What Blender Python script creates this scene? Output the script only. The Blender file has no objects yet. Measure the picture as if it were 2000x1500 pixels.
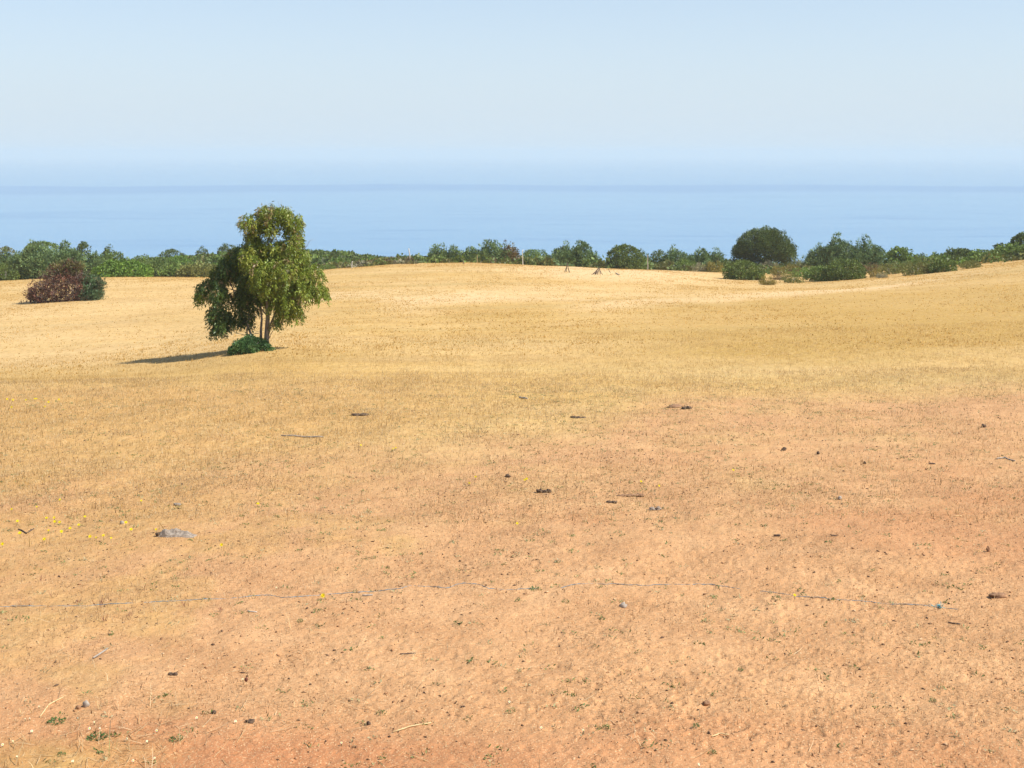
import bpy, math, random
import numpy as np
from mathutils import Vector

# ------------------------------------------------------------------ camera, sky, sun, exposure
scene = bpy.context.scene
C = scene.collection
FPX, UH, VH = 2600.0, 1000.0, 300.0          # focal length, centre column and horizon row, in 2000 x 1500 units
cam_d = bpy.data.cameras.new('camera')
cam = bpy.data.objects.new('camera', cam_d)
C.objects.link(cam)
cam.location = (0, 0, 0)
cam.rotation_euler = (math.radians(90), 0, 0)
cam_d.sensor_width = 36.0
cam_d.lens = 36.0 * FPX / 2000.0
cam_d.shift_y = -(750.0 - VH) / 2000.0
cam_d.clip_start = 0.1
cam_d.clip_end = 300000.0
scene.camera = cam

SUN_EL, SUN_AZ = 47.5, 104.0                 # azimuth clockwise from +Y (the view direction)
world = bpy.data.worlds.new('World')
scene.world = world
world.use_nodes = True
wn, wl = world.node_tree.nodes, world.node_tree.links
wn.clear()
w_out = wn.new('ShaderNodeOutputWorld')
w_bg = wn.new('ShaderNodeBackground')
w_sky = wn.new('ShaderNodeTexSky')
w_sky.sky_type = 'NISHITA'
w_sky.sun_disc = False
w_sky.sun_elevation = math.radians(SUN_EL)
w_sky.sun_rotation = math.radians(SUN_AZ)
w_sky.altitude = 0
w_sky.air_density = 0.8
w_sky.dust_density = 0.2
w_sky.ozone_density = 3.0
# summer haze over the whole sky: its share of a line of sight grows with the air mass, 1 - exp(-tau / sin(elevation))
w_tc = wn.new('ShaderNodeTexCoord')
w_sep = wn.new('ShaderNodeSeparateXYZ')
wl.new(w_tc.outputs['Generated'], w_sep.inputs[0])
def w_math(op, a, b=None):
    q = wn.new('ShaderNodeMath'); q.operation = op
    for i, w in enumerate((a, b)):
        if w is None: continue
        if hasattr(w, 'node'): wl.new(w, q.inputs[i])
        else: q.inputs[i].default_value = w
    return q.outputs[0]
w_fac = w_math('SUBTRACT', 1.0, w_math('EXPONENT', w_math('DIVIDE', -0.12, w_math('MAXIMUM', w_sep.outputs['Z'], 0.002))))
w_mix = wn.new('ShaderNodeMix'); w_mix.data_type = 'RGBA'
wl.new(w_fac, w_mix.inputs[0])
wl.new(w_sky.outputs['Color'], w_mix.inputs[6])
w_mix.inputs[7].default_value = (4.0, 4.8, 5.5, 1)
w_bg.inputs['Strength'].default_value = 0.1
wl.new(w_mix.outputs[2], w_bg.inputs['Color'])
wl.new(w_bg.outputs['Background'], w_out.inputs['Surface'])

sun_d = bpy.data.lights.new('sun', 'SUN')
sun_d.energy = 4.4
sun_d.angle = math.radians(0.53)
sun_d.color = (1.0, 0.96, 0.88)
sun = bpy.data.objects.new('sun', sun_d)
C.objects.link(sun)
_a, _e = math.radians(SUN_AZ), math.radians(SUN_EL)
sun_dir = Vector((math.sin(_a) * math.cos(_e), math.cos(_a) * math.cos(_e), math.sin(_e)))
sun.rotation_euler = sun_dir.to_track_quat('Z', 'Y').to_euler()
sun.location = sun_dir * 50

vs = scene.view_settings
vs.view_transform = 'Standard'
vs.look = 'None'
vs.gamma = 1.0
vs.use_curve_mapping = False
vs.exposure = 0.69
scene.cycles.use_denoising = True
scene.cycles.max_bounces = 6
scene.cycles.transparent_max_bounces = 4
scene.cycles.volume_bounces = 1

rng = np.random.default_rng(7)
SEA = -60.0

# ------------------------------------------------------------------ small helpers
def tag(o, label=None, cat=None, group=None, kind=None):
    if label: o['label'] = label
    if cat: o['category'] = cat
    if group: o['group'] = group
    if kind: o['kind'] = kind
    return o

def empty(name, loc):
    o = bpy.data.objects.new(name, None)
    o.empty_display_size = 0.3
    C.objects.link(o)
    o.location = loc
    return o

def mesh_object(name, v, f, mat, parent=None, col=None, smooth=False, extra=None):
    """v (n,3), f (m,k) -> one mesh object; col (n,3) goes into the point colour attribute Col."""
    v = np.ascontiguousarray(v, dtype=np.float32)
    f = np.ascontiguousarray(f, dtype=np.int32)
    me = bpy.data.meshes.new(name)
    m, k = f.shape
    me.vertices.add(len(v)); me.loops.add(m * k); me.polygons.add(m)
    me.vertices.foreach_set('co', v.ravel())
    me.loops.foreach_set('vertex_index', f.ravel())
    me.polygons.foreach_set('loop_start', np.arange(0, m * k, k, dtype=np.int32))
    if smooth:
        me.polygons.foreach_set('use_smooth', np.ones(m, dtype=bool))
    if col is not None:
        a = me.color_attributes.new('Col', 'FLOAT_COLOR', 'POINT')
        c4 = np.ones((len(v), 4), dtype=np.float32); c4[:, :3] = col
        a.data.foreach_set('color', c4.ravel())
    for nm, arr in (extra or {}).items():
        a = me.attributes.new(nm, 'FLOAT', 'POINT')
        a.data.foreach_set('value', np.ascontiguousarray(arr, dtype=np.float32))
    me.update(calc_edges=True)
    me.materials.append(mat)
    o = bpy.data.objects.new(name, me)
    C.objects.link(o)
    if parent is not None: o.parent = parent
    return o

def smoothstep(a, b, x):
    t = np.clip((x - a) / (b - a), 0, 1)
    return t * t * (3 - 2 * t)

def hash2(ix, iy, s=0):
    h = (ix.astype(np.int64) * 374761393 + iy.astype(np.int64) * 668265263 + s * 974711) & 0xffffffff
    h = ((h ^ (h >> 13)) * 1274126177) & 0xffffffff
    h = h ^ (h >> 16)
    return (h & 0xffffff) / float(0x1000000)

def vnoise(x, y, s=0):
    ix, iy = np.floor(x), np.floor(y)
    fx, fy = x - ix, y - iy
    fx = fx * fx * (3 - 2 * fx); fy = fy * fy * (3 - 2 * fy)
    a = hash2(ix, iy, s); b = hash2(ix + 1, iy, s); c = hash2(ix, iy + 1, s); d = hash2(ix + 1, iy + 1, s)
    return (a * (1 - fx) + b * fx) * (1 - fy) + (c * (1 - fx) + d * fx) * fy - 0.5

def fbm(x, y, s=0, o=3):
    r = 0.0; a = 1.0
    for i in range(o):
        r = r + a * vnoise(x * 2 ** i + 17.3 * i, y * 2 ** i - 9.1 * i, s + i); a *= 0.5
    return r

# ------------------------------------------------------------------ materials
def new_mat(name):
    m = bpy.data.materials.new(name); m.use_nodes = True
    m.node_tree.nodes.clear()
    return m, m.node_tree.nodes, m.node_tree.links

def node(n, kind, **kw):
    o = n.new(kind)
    for k, v in kw.items():
        if k in o.inputs: o.inputs[k].default_value = v
        else: setattr(o, k, v)
    return o

def leaf_material(name, rough=0.5, trans=0.3, spec=0.4):
    m, n, l = new_mat(name)
    out = n.new('ShaderNodeOutputMaterial')
    at = node(n, 'ShaderNodeAttribute', attribute_name='Col')
    nz = node(n, 'ShaderNodeTexNoise', Scale=9.0, Detail=2.0)
    geo = n.new('ShaderNodeNewGeometry')
    l.new(geo.outputs['Position'], nz.inputs['Vector'])
    mr = node(n, 'ShaderNodeMapRange'); mr.inputs['To Min'].default_value = 0.75; mr.inputs['To Max'].default_value = 1.25
    l.new(nz.outputs['Fac'], mr.inputs['Value'])
    mul = node(n, 'ShaderNodeVectorMath', operation='SCALE')
    l.new(at.outputs['Color'], mul.inputs[0]); l.new(mr.outputs['Result'], mul.inputs['Scale'])
    p = node(n, 'ShaderNodeBsdfPrincipled', Roughness=rough)
    p.inputs['Specular IOR Level'].default_value = spec
    tr = n.new('ShaderNodeBsdfTranslucent')
    mx = node(n, 'ShaderNodeMixShader'); mx.inputs[0].default_value = trans
    l.new(mul.outputs[0], p.inputs['Base Color']); l.new(mul.outputs[0], tr.inputs['Color'])
    l.new(p.outputs[0], mx.inputs[1]); l.new(tr.outputs[0], mx.inputs[2])
    l.new(mx.outputs[0], out.inputs['Surface'])
    return m

def rough_material(name, c1, c2, scale=8.0, stretch=(1, 1, 1), bump=0.3, rough=0.85, detail=6.0):
    m, n, l = new_mat(name)
    out = n.new('ShaderNodeOutputMaterial')
    tc = n.new('ShaderNodeTexCoord'); mp = n.new('ShaderNodeMapping')
    mp.inputs['Scale'].default_value = stretch
    l.new(tc.outputs['Object'], mp.inputs['Vector'])
    nz = node(n, 'ShaderNodeTexNoise', Scale=scale, Detail=detail, Roughness=0.65)
    l.new(mp.outputs[0], nz.inputs['Vector'])
    cr = n.new('ShaderNodeValToRGB')
    cr.color_ramp.elements[0].position = 0.32; cr.color_ramp.elements[0].color = (*c1, 1)
    cr.color_ramp.elements[1].position = 0.68; cr.color_ramp.elements[1].color = (*c2, 1)
    l.new(nz.outputs['Fac'], cr.inputs['Fac'])
    bp = node(n, 'ShaderNodeBump', Strength=bump, Distance=0.02)
    l.new(nz.outputs['Fac'], bp.inputs['Height'])
    p = node(n, 'ShaderNodeBsdfPrincipled', Roughness=rough)
    p.inputs['Specular IOR Level'].default_value = 0.2
    l.new(cr.outputs['Color'], p.inputs['Base Color']); l.new(bp.outputs['Normal'], p.inputs['Normal'])
    l.new(p.outputs[0], out.inputs['Surface'])
    return m

M_LEAF = leaf_material('leaves', 0.55, 0.28, 0.3)
M_GLOSSLEAF = leaf_material('eucalyptus_leaves', 0.45, 0.3, 0.4)
M_STRAW = leaf_material('dry_straw', 0.7, 0.55, 0.1)
M_BARK = rough_material('eucalyptus_bark', (0.10, 0.075, 0.055), (0.38, 0.32, 0.26), 5.0, (3, 3, 0.6))
M_WOOD = rough_material('weathered_wood', (0.22, 0.19, 0.16), (0.45, 0.40, 0.34), 9.0, (4, 4, 0.4))
M_PALEWOOD = rough_material('bleached_wood', (0.42, 0.38, 0.33), (0.62, 0.58, 0.52), 9.0, (4, 4, 0.4))
M_DARKWOOD = rough_material('dark_wood', (0.07, 0.05, 0.04), (0.17, 0.12, 0.09), 9.0, (4, 4, 0.4))
M_DUNG = rough_material('dry_dung', (0.05, 0.035, 0.026), (0.16, 0.105, 0.068), 30.0, bump=0.8)
M_STONE = rough_material('limestone', (0.15, 0.115, 0.09), (0.42, 0.35, 0.28), 22.0, bump=1.0, detail=9)
M_GREYSTONE = rough_material('grey_stone', (0.24, 0.20, 0.165), (0.44, 0.38, 0.31), 12.0, bump=0.5)
M_TWINE = rough_material('blue_twine_fibre', (0.12, 0.15, 0.17), (0.26, 0.37, 0.42), 12.0, bump=0.4, rough=0.6)
M_TURQ = rough_material('turquoise_twine_fibre', (0.04, 0.32, 0.40), (0.10, 0.48, 0.55), 40.0, bump=0.4, rough=0.6)
M_STRAWSTEM = rough_material('pale_straw_stem', (0.50, 0.36, 0.17), (0.70, 0.54, 0.30), 12.0, bump=0.2)
M_CLOD = rough_material('soil_clod', (0.20, 0.11, 0.06), (0.36, 0.20, 0.11), 16.0, bump=0.8)

# ------------------------------------------------------------------ terrain
YS = np.array([8, 10.4, 13, 16, 20, 25, 30, 36, 41, 47, 55, 65, 80, 100, 125, 150, 175, 210, 260, 330, 420, 560, 700], float)
US = np.array([-600, -200, 0, 300, 520, 650, 800, 950, 1100, 1250, 1400, 1550, 1700, 1850, 2000, 2200, 2600], float)
near = [1817, 1510, 1305, 1151, 1018, 911, 840]
ROWS = [
 #  36   41   47   55   65   80  100  125  150  175  210  260  330  420  560  700
 [781, 752, 744, 730, 704, 662, 616, 576, 562, 560, 545, 530, 530, 545, 570, 590],
 [781, 751, 744, 726, 698, 656, 611, 570, 553, 553, 543, 530, 530, 545, 570, 590],
 [780, 750, 742, 722, 692, 650, 605, 563, 547, 548, 540, 530, 530, 545, 570, 590],
 [780, 748, 733, 708, 676, 636, 592, 556, 541, 543, 532, 518, 524, 545, 570, 590],
 [780, 746, 713, 680, 653, 621, 588, 557, 541, 537, 520, 503, 507, 540, 570, 590],
 [780, 745, 711, 678, 650, 617, 580, 547, 526, 527, 521, 505, 509, 540, 570, 590],
 [780, 745, 711, 677, 648, 612, 575, 542, 519, 515, 523, 526, 532, 547, 570, 590],
 [781, 745, 711, 676, 645, 609, 572, 540, 517, 514, 522, 525, 532, 550, 570, 590],
 [781, 745, 711, 674, 643, 607, 573, 544, 524, 521, 526, 530, 540, 550, 570, 590],
 [782, 746, 710, 672, 640, 605, 574, 548, 529, 526, 530, 534, 542, 552, 570, 590],
 [783, 746, 708, 668, 636, 602, 574, 557, 546, 531, 525, 530, 540, 552, 570, 590],
 [783, 746, 706, 665, 632, 598, 572, 559, 550, 533, 524, 528, 540, 552, 570, 590],
 [783, 745, 702, 661, 627, 592, 566, 549, 540, 530, 521, 525, 538, 550, 570, 590],
 [782, 742, 697, 656, 622, 586, 556, 535, 526, 519, 512, 515, 530, 548, 570, 590],
 [780, 738, 691, 650, 615, 577, 543, 517, 511, 505, 496, 500, 520, 545, 570, 590],
 [778, 733, 684, 641, 604, 562, 526, 498, 490, 484, 476, 484, 512, 545, 570, 590],
 [776, 728, 676, 630, 590, 545, 506, 476, 466, 460, 455, 470, 506, 545, 570, 590]]
TAB = np.array([near + r for r in ROWS], float)

def pchip(x, y, xq):
    h = np.diff(x); d = np.diff(y) / h
    m = np.zeros_like(y)
    for i in range(1, len(x) - 1):
        if d[i - 1] * d[i] > 0:
            w1 = 2 * h[i] + h[i - 1]; w2 = h[i] + 2 * h[i - 1]
            m[i] = (w1 + w2) / (w1 / d[i - 1] + w2 / d[i])
    m[0], m[-1] = d[0], d[-1]
    i = np.clip(np.searchsorted(x, xq) - 1, 0, len(x) - 2)
    t = (xq - x[i]) / h[i]
    return ((2 * t**3 - 3 * t**2 + 1) * y[i] + (t**3 - 2 * t**2 + t) * h[i] * m[i]
            + (-2 * t**3 + 3 * t**2) * y[i + 1] + (t**3 - t**2) * h[i] * m[i + 1])

LQ = np.linspace(math.log(8), math.log(700), 420)
UQ = np.linspace(-600, 2600, 330)
_t1 = np.array([pchip(np.log(YS), r, LQ) for r in TAB])
_t2 = np.array([pchip(US, _t1[:, j], UQ) for j in range(len(LQ))]).T
for _ in range(14):                                       # soften the joints along u
    _t2[1:-1] = (_t2[:-2] + 2 * _t2[1:-1] + _t2[2:]) / 4
for _ in range(3):
    _t2[:, 1:-1] = (_t2[:, :-2] + 2 * _t2[:, 1:-1] + _t2[:, 2:]) / 4

def row_at(u, Y):
    a = (np.clip(u, -600, 2600) + 600) / 3200 * (len(UQ) - 1)
    b = (np.log(np.clip(Y, 8, 700)) - LQ[0]) / (LQ[-1] - LQ[0]) * (len(LQ) - 1)
    i = np.clip(a.astype(int), 0, len(UQ) - 2); j = np.clip(b.astype(int), 0, len(LQ) - 2)
    fa, fb = a - i, b - j
    return ((_t2[i, j] * (1 - fa) + _t2[i + 1, j] * fa) * (1 - fb) + (_t2[i, j + 1] * (1 - fa) + _t2[i + 1, j + 1] * fa) * fb)

def base_z(x, y):
    x = np.asarray(x, float); y = np.asarray(y, float)
    Y = np.maximum(y, 8.0)
    u = UH + FPX * x / Y
    z = -(row_at(u, Y) - VH) / FPX * Y
    k = smoothstep(0, 1, np.clip((8.0 - y) / 7.0, 0, 1))
    z = z * (1 - k) - 1.75 * k
    return np.maximum(z, SEA - 2.5)

YB_U = np.array([-600, 0, 300, 600, 900, 1150, 1300, 1600, 2000, 2600], float)
YB = np.array([20, 20.5, 21.5, 23, 26, 32, 36, 37, 38, 39], float)

def grass_mask(x, y):
    """0 bare trodden soil .. 1 closed dry grass"""
    Y = np.maximum(y, 6.0)
    u = UH + FPX * x / Y
    yb = np.interp(u, YB_U, YB)
    wd = np.interp(u, [0, 700, 1300, 2000], [10, 9, 5.0, 3.0])
    n = fbm(x * 0.35, y * 0.16, 5) * 1.3
    g = smoothstep(-1, 1, (y - yb) / wd + n * np.interp(u, [0, 1300, 2000], [1.0, 0.45, 0.35]))
    # grassy corner close to the lens, and stubble islands
    corner = smoothstep(0.0, 1.0, (11.6 - y) * 1.1) * smoothstep(-2.2, -3.6, x)
    isl = smoothstep(0.10, 0.42, fbm(x * 0.55 + 3, y * 0.30, 31)) * np.interp(u, [0, 900, 1500, 2000], [0.55, 0.45, 0.18, 0.05])
    thin = 0.42 * smoothstep(15, 27, y) * (0.65 + 0.9 * fbm(x * 0.7, y * 0.35, 37, 3)) * np.interp(u, [0, 1200, 1700, 2000], [1.0, 1.0, 0.7, 0.45])
    return np.clip(np.maximum(np.maximum(g, thin), np.maximum(corner * 0.7, isl)), 0, 1)

def dimples(x, y, cell, s):
    ix, iy = np.floor(x / cell), np.floor(y / cell)
    r = np.zeros_like(x)
    for dx in (-1, 0, 1):
        for dy in (-1, 0, 1):
            jx, jy = ix + dx, iy + dy
            cx = (jx + hash2(jx, jy, s)) * cell; cy = (jy + hash2(jx, jy, s + 1)) * cell
            on = hash2(jx, jy, s + 2)
            ang = hash2(jx, jy, s + 3) * 0.9 + 0.7
            ca, sa = np.cos(ang), np.sin(ang)
            px, py = x - cx, y - cy
            a = (px * ca + py * sa) / (cell * 0.44); b = (-px * sa + py * ca) / (cell * 0.27)
            d = np.sqrt(a * a + b * b)
            dent = -np.clip(1 - d * d, 0, 1) + 0.35 * np.exp(-((d - 1.15) / 0.25) ** 2)
            r += dent * (on > 0.42) * (0.5 + 0.5 * on)
    return r

def relief(x, y):
    g = grass_mask(x, y)
    u = UH + FPX * x / np.maximum(y, 6.0)
    fade = 1 - smoothstep(40, 70, y)
    r = 0.055 * fbm(x * 0.8, y * 0.8, 41, 2) * (1 - smoothstep(35, 60, y)) + 0.05 * fbm(x * 0.25, y * 0.22, 43, 2) * (1 - smoothstep(60, 110, y))
    r = r + fade * (0.018 * fbm(x * 3.1, y * 3.1, 47, 3) + 0.012 * vnoise(x * 14, y * 14, 53))
    hoof = (1 - 0.8 * g) * np.interp(u, [0, 700, 1300, 2000], [0.25, 0.5, 0.95, 1.0]) * (1 - smoothstep(24, 40, y))
    hoof = hoof * (0.45 + 0.8 * smoothstep(-0.3, 0.35, fbm(x * 0.5, y * 0.4, 59, 2)))
    r = r + hoof * (0.014 * dimples(x + 0.05 * vnoise(x * 9, y * 9, 3), y + 0.05 * vnoise(x * 9, y * 9, 4), 0.19, 61) + 0.008 * dimples(x + 0.03 * vnoise(x * 15, y * 15, 5), y, 0.10, 67) + 0.010 * fbm(x * 7, y * 5, 73, 3))
    far = smoothstep(45, 80, y)
    r = r + far * 0.16 * fbm(x * 0.12, y * 0.07, 71, 3)
    return r * smoothstep(4, 8, y)

def ground_z(x, y):
    x = np.asarray(x, float); y = np.asarray(y, float)
    return base_z(x, y) + relief(x, y)

def at(u, Y):
    x = (u - UH) / FPX * Y
    z = float(ground_z(np.array([x]), np.array([Y]))[0])
    return Vector((x, Y, z))

_ysc = np.exp(np.linspace(math.log(8.2), math.log(175), 3000))
def hit(u, v):
    """point of the field that lies at column u, row v of the view from the camera"""
    x = (u - UH) / FPX * _ysc
    vv = VH - FPX * ground_z(x, _ysc) / _ysc
    i = np.argmax(vv <= v) if (vv <= v).any() else len(vv) - 1
    return Vector((x[i], _ysc[i], -(vv[i] - VH) / FPX * _ysc[i]))

# ground sheet: rows close together near the lens, columns fan out
v_rows = np.concatenate([np.arange(1640, 1560, -6), np.arange(1560, 740, -2.1)])
yr_near = 10660.0 / (v_rows - 485.0)
yr_far = np.exp(np.linspace(math.log(yr_near[-1] * 1.012), math.log(200), 130))
yr_back = np.concatenate([np.arange(210, 330, 8), np.arange(330, 720, 22)])
yr_close = np.concatenate([np.arange(-60, 0, 12), np.arange(0, yr_near[0] - 0.2, 0.6)])
yrows = np.concatenate([yr_close, yr_near, yr_far, yr_back])
ucols = np.concatenate([np.linspace(-9000, -900, 14)[:-1], np.linspace(-900, -140, 40)[:-1], np.linspace(-140, 2140, 640),
                        np.linspace(2140, 2900, 40)[1:], np.linspace(2900, 11000, 14)[1:]])
YY, UU = np.meshgrid(yrows, ucols, indexing='ij')
XX = (UU - UH) / FPX * np.maximum(YY, 8.0)
ZZ = base_z(XX, YY) + relief(XX, YY)
GG = grass_mask(XX, YY)
nr, nc = YY.shape
idx = np.arange(nr * nc).reshape(nr, nc)
quads = np.stack([idx[:-1, :-1], idx[:-1, 1:], idx[1:, 1:], idx[1:, :-1]], -1).reshape(-1, 4)
# redder, barer soil close to the lens on the left; greyer sandy soil on the right
red = smoothstep(12.3, 10.8, YY + 1.2 * fbm(XX * 0.5, YY * 0.8, 83, 2)) * np.interp(UU, [0, 700, 1500, 2000], [1, 0.75, 0.3, 0.45])
red = np.maximum(red, 0.45 * smoothstep(0.15, 0.5, fbm(XX * 0.3, YY * 0.3, 89, 2)) * smoothstep(30, 20, YY))

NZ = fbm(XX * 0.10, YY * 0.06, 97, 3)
olive = smoothstep(950, 1500, UU) * smoothstep(44, 54, YY + 6 * NZ) * smoothstep(104, 84, YY + 14 * NZ) * (0.75 + 0.5 * NZ)  # olive-brown stubble, plus painted shade of the slope turned from the sun
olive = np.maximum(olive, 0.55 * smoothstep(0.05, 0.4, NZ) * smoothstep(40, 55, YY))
pale = 0.4 * smoothstep(760, 350, UU) * smoothstep(47, 56, YY + 5 * NZ) * smoothstep(150, 90, YY + 20 * NZ)
pale = np.maximum(pale, np.exp(-((UU - 900 + 900 * NZ) / 330) ** 2) * np.exp(-((YY - 94 - 20 * NZ) / 13) ** 2))
pale = np.maximum(pale, smoothstep(900, 1150, UU) * smoothstep(1500, 1250, UU) * smoothstep(112, 130, YY + 10 * NZ))
# straw coloured drift up the right slope, also painting the fold's lit side
pale = np.maximum(pale, 1.25 * np.exp(-((YY - np.clip(86 + (UU - 1250) * 0.045, 60, 130) - 9 * NZ) / 5.5) ** 2) * smoothstep(1050, 1250, UU) * smoothstep(1950, 1700, UU))
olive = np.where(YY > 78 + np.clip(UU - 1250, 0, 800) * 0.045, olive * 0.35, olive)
tanb = smoothstep(1150, 500, UU) * smoothstep(43.5, 38, YY + 3 * NZ)

def ground_material():
    m, n, l = new_mat('dry_field')
    out = n.new('ShaderNodeOutputMaterial')
    geo = n.new('ShaderNodeNewGeometry')
    ag = node(n, 'ShaderNodeAttribute', attribute_name='grass')
    ar = node(n, 'ShaderNodeAttribute', attribute_name='red')
    def noise(scale, detail=4.0, rough=0.6, stretch=None):
        t = node(n, 'ShaderNodeTexNoise', Scale=scale, Detail=detail, Roughness=rough)
        if stretch:
            mp = n.new('ShaderNodeMapping'); mp.inputs['Scale'].default_value = stretch
            l.new(geo.outputs['Position'], mp.inputs['Vector']); l.new(mp.outputs[0], t.inputs['Vector'])
        else:
            l.new(geo.outputs['Position'], t.inputs['Vector'])
        return t.outputs['Fac']
    def ramp(fac, stops):
        c = n.new('ShaderNodeValToRGB'); e = c.color_ramp.elements
        while len(e) < len(stops): e.new(0.5)
        for el, (p, col) in zip(e, stops): el.position = p; el.color = (*col, 1)
        l.new(fac, c.inputs['Fac']); return c.outputs['Color']
    def mix(fac, a, b, mode='MIX'):
        x = n.new('ShaderNodeMix'); x.data_type = 'RGBA'; x.blend_type = mode
        if hasattr(fac, 'node'): l.new(fac, x.inputs[0])
        else: x.inputs[0].default_value = fac
        for s, q in ((6, a), (7, b)):
            if hasattr(q, 'node'): l.new(q, x.inputs[s])
            else: x.inputs[s].default_value = (*q, 1)
        return x.outputs[2]
    def mrange(v, a, b, c=0.0, d=1.0):
        q = n.new('ShaderNodeMapRange'); l.new(v, q.inputs['Value'])
        for k, val in zip(('From Min', 'From Max', 'To Min', 'To Max'), (a, b, c, d)): q.inputs[k].default_value = val
        return q.outputs['Result']
    soil = ramp(noise(1.1, 6), [(0.3, (0.44, 0.23, 0.104)), (0.52, (0.51, 0.277, 0.129)), (0.72, (0.56, 0.32, 0.156))])
    soil = mix(ar.outputs['Fac'], soil, (0.42, 0.172, 0.074))
    crumbs = noise(34.0, 5, 0.7)
    soil = mix(mrange(crumbs, 0.54, 0.66, 0, 0.65), soil, (0.25, 0.14, 0.075))
    soil = mix(mrange(noise(16.0, 5, 0.75), 0.54, 0.68, 0, 0.25), soil, (0.33, 0.18, 0.088))
    flecks = noise(70.0, 3, 0.6, (1.0, 0.6, 1.0))
    soil = mix(mrange(flecks, 0.58, 0.66, 0, 0.75), soil, (0.66, 0.48, 0.27))
    # dry grass: gold, straw and olive-brown drifts lying along the slope
    big = noise(0.045, 5, 0.6, (0.55, 1.5, 1.0))
    mid = noise(0.22, 5, 0.65, (0.5, 1.6, 1.0))
    fine = noise(4.2, 6, 0.75, (1.0, 0.35, 1.0))
    gold = ramp(mid, [(0.30, (0.41, 0.25, 0.085)), (0.5, (0.525, 0.332, 0.112)), (0.70, (0.59, 0.397, 0.157))])
    pale = mix(mrange(big, 0.44, 0.66), gold, (0.61, 0.42, 0.19))
    pale = mix(mrange(noise(0.09, 4, 0.6, (0.4, 1.8, 1.0)), 0.52, 0.70, 0, 0.65), pale, (0.43, 0.305, 0.12))
    def share(name, k):
        t = node(n, 'ShaderNodeAttribute', attribute_name=name)
        return mrange(t.outputs['Fac'], 0, 1, 0, k)
    pale = mix(share('pale', 0.85), pale, (0.67, 0.475, 0.25))
    pale = mix(share('olive', 0.95), pale, (0.42, 0.26, 0.070))  # stubble tone and the right slope's shade in one colour
    pale = mix(share('tan', 0.8), pale, (0.48, 0.275, 0.10))
    gr = mix(mrange(fine, 0.49, 0.63, 0, 0.62), pale, (0.33, 0.205, 0.075))
    gr = mix(mrange(noise(8.0, 5, 0.75, (1.0, 0.4, 1.0)), 0.52, 0.66, 0, 0.6), gr, (0.64, 0.45, 0.21))
    edge = mrange(noise(2.2, 6, 0.75), 0.3, 0.7, -0.30, 0.30)
    add = node(n, 'ShaderNodeMath', operation='ADD', use_clamp=True)
    l.new(ag.outputs['Fac'], add.inputs[0]); l.new(edge, add.inputs[1])
    # only where some grass is present
    mul = node(n, 'ShaderNodeMath', operation='MULTIPLY', use_clamp=True)
    l.new(add.outputs[0], mul.inputs[0]); l.new(mrange(ag.outputs['Fac'], 0.02, 0.35), mul.inputs[1])
    col = mix(mul.outputs[0], soil, gr)
    p = node(n, 'ShaderNodeBsdfPrincipled', Roughness=0.95)
    p.inputs['Specular IOR Level'].default_value = 0.1
    l.new(col, p.inputs['Base Color'])
    b1 = node(n, 'ShaderNodeBump', Strength=0.55, Distance=0.02); l.new(noise(22.0, 6, 0.75), b1.inputs['Height'])
    b2 = node(n, 'ShaderNodeBump', Strength=0.5, Distance=0.10); l.new(noise(2.6, 5, 0.7), b2.inputs['Height'])
    l.new(b1.outputs['Normal'], b2.inputs['Normal'])
    l.new(b2.outputs['Normal'], p.inputs['Normal'])
    l.new(p.outputs[0], out.inputs['Surface'])
    return m

M_GROUND = ground_material()
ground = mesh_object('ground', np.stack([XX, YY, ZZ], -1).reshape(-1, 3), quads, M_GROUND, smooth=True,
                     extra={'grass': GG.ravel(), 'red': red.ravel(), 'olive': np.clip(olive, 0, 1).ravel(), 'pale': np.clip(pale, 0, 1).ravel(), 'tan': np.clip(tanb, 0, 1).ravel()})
tag(ground, 'dry sloping field of reddish trodden soil and golden grass', 'ground', kind='structure')

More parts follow.
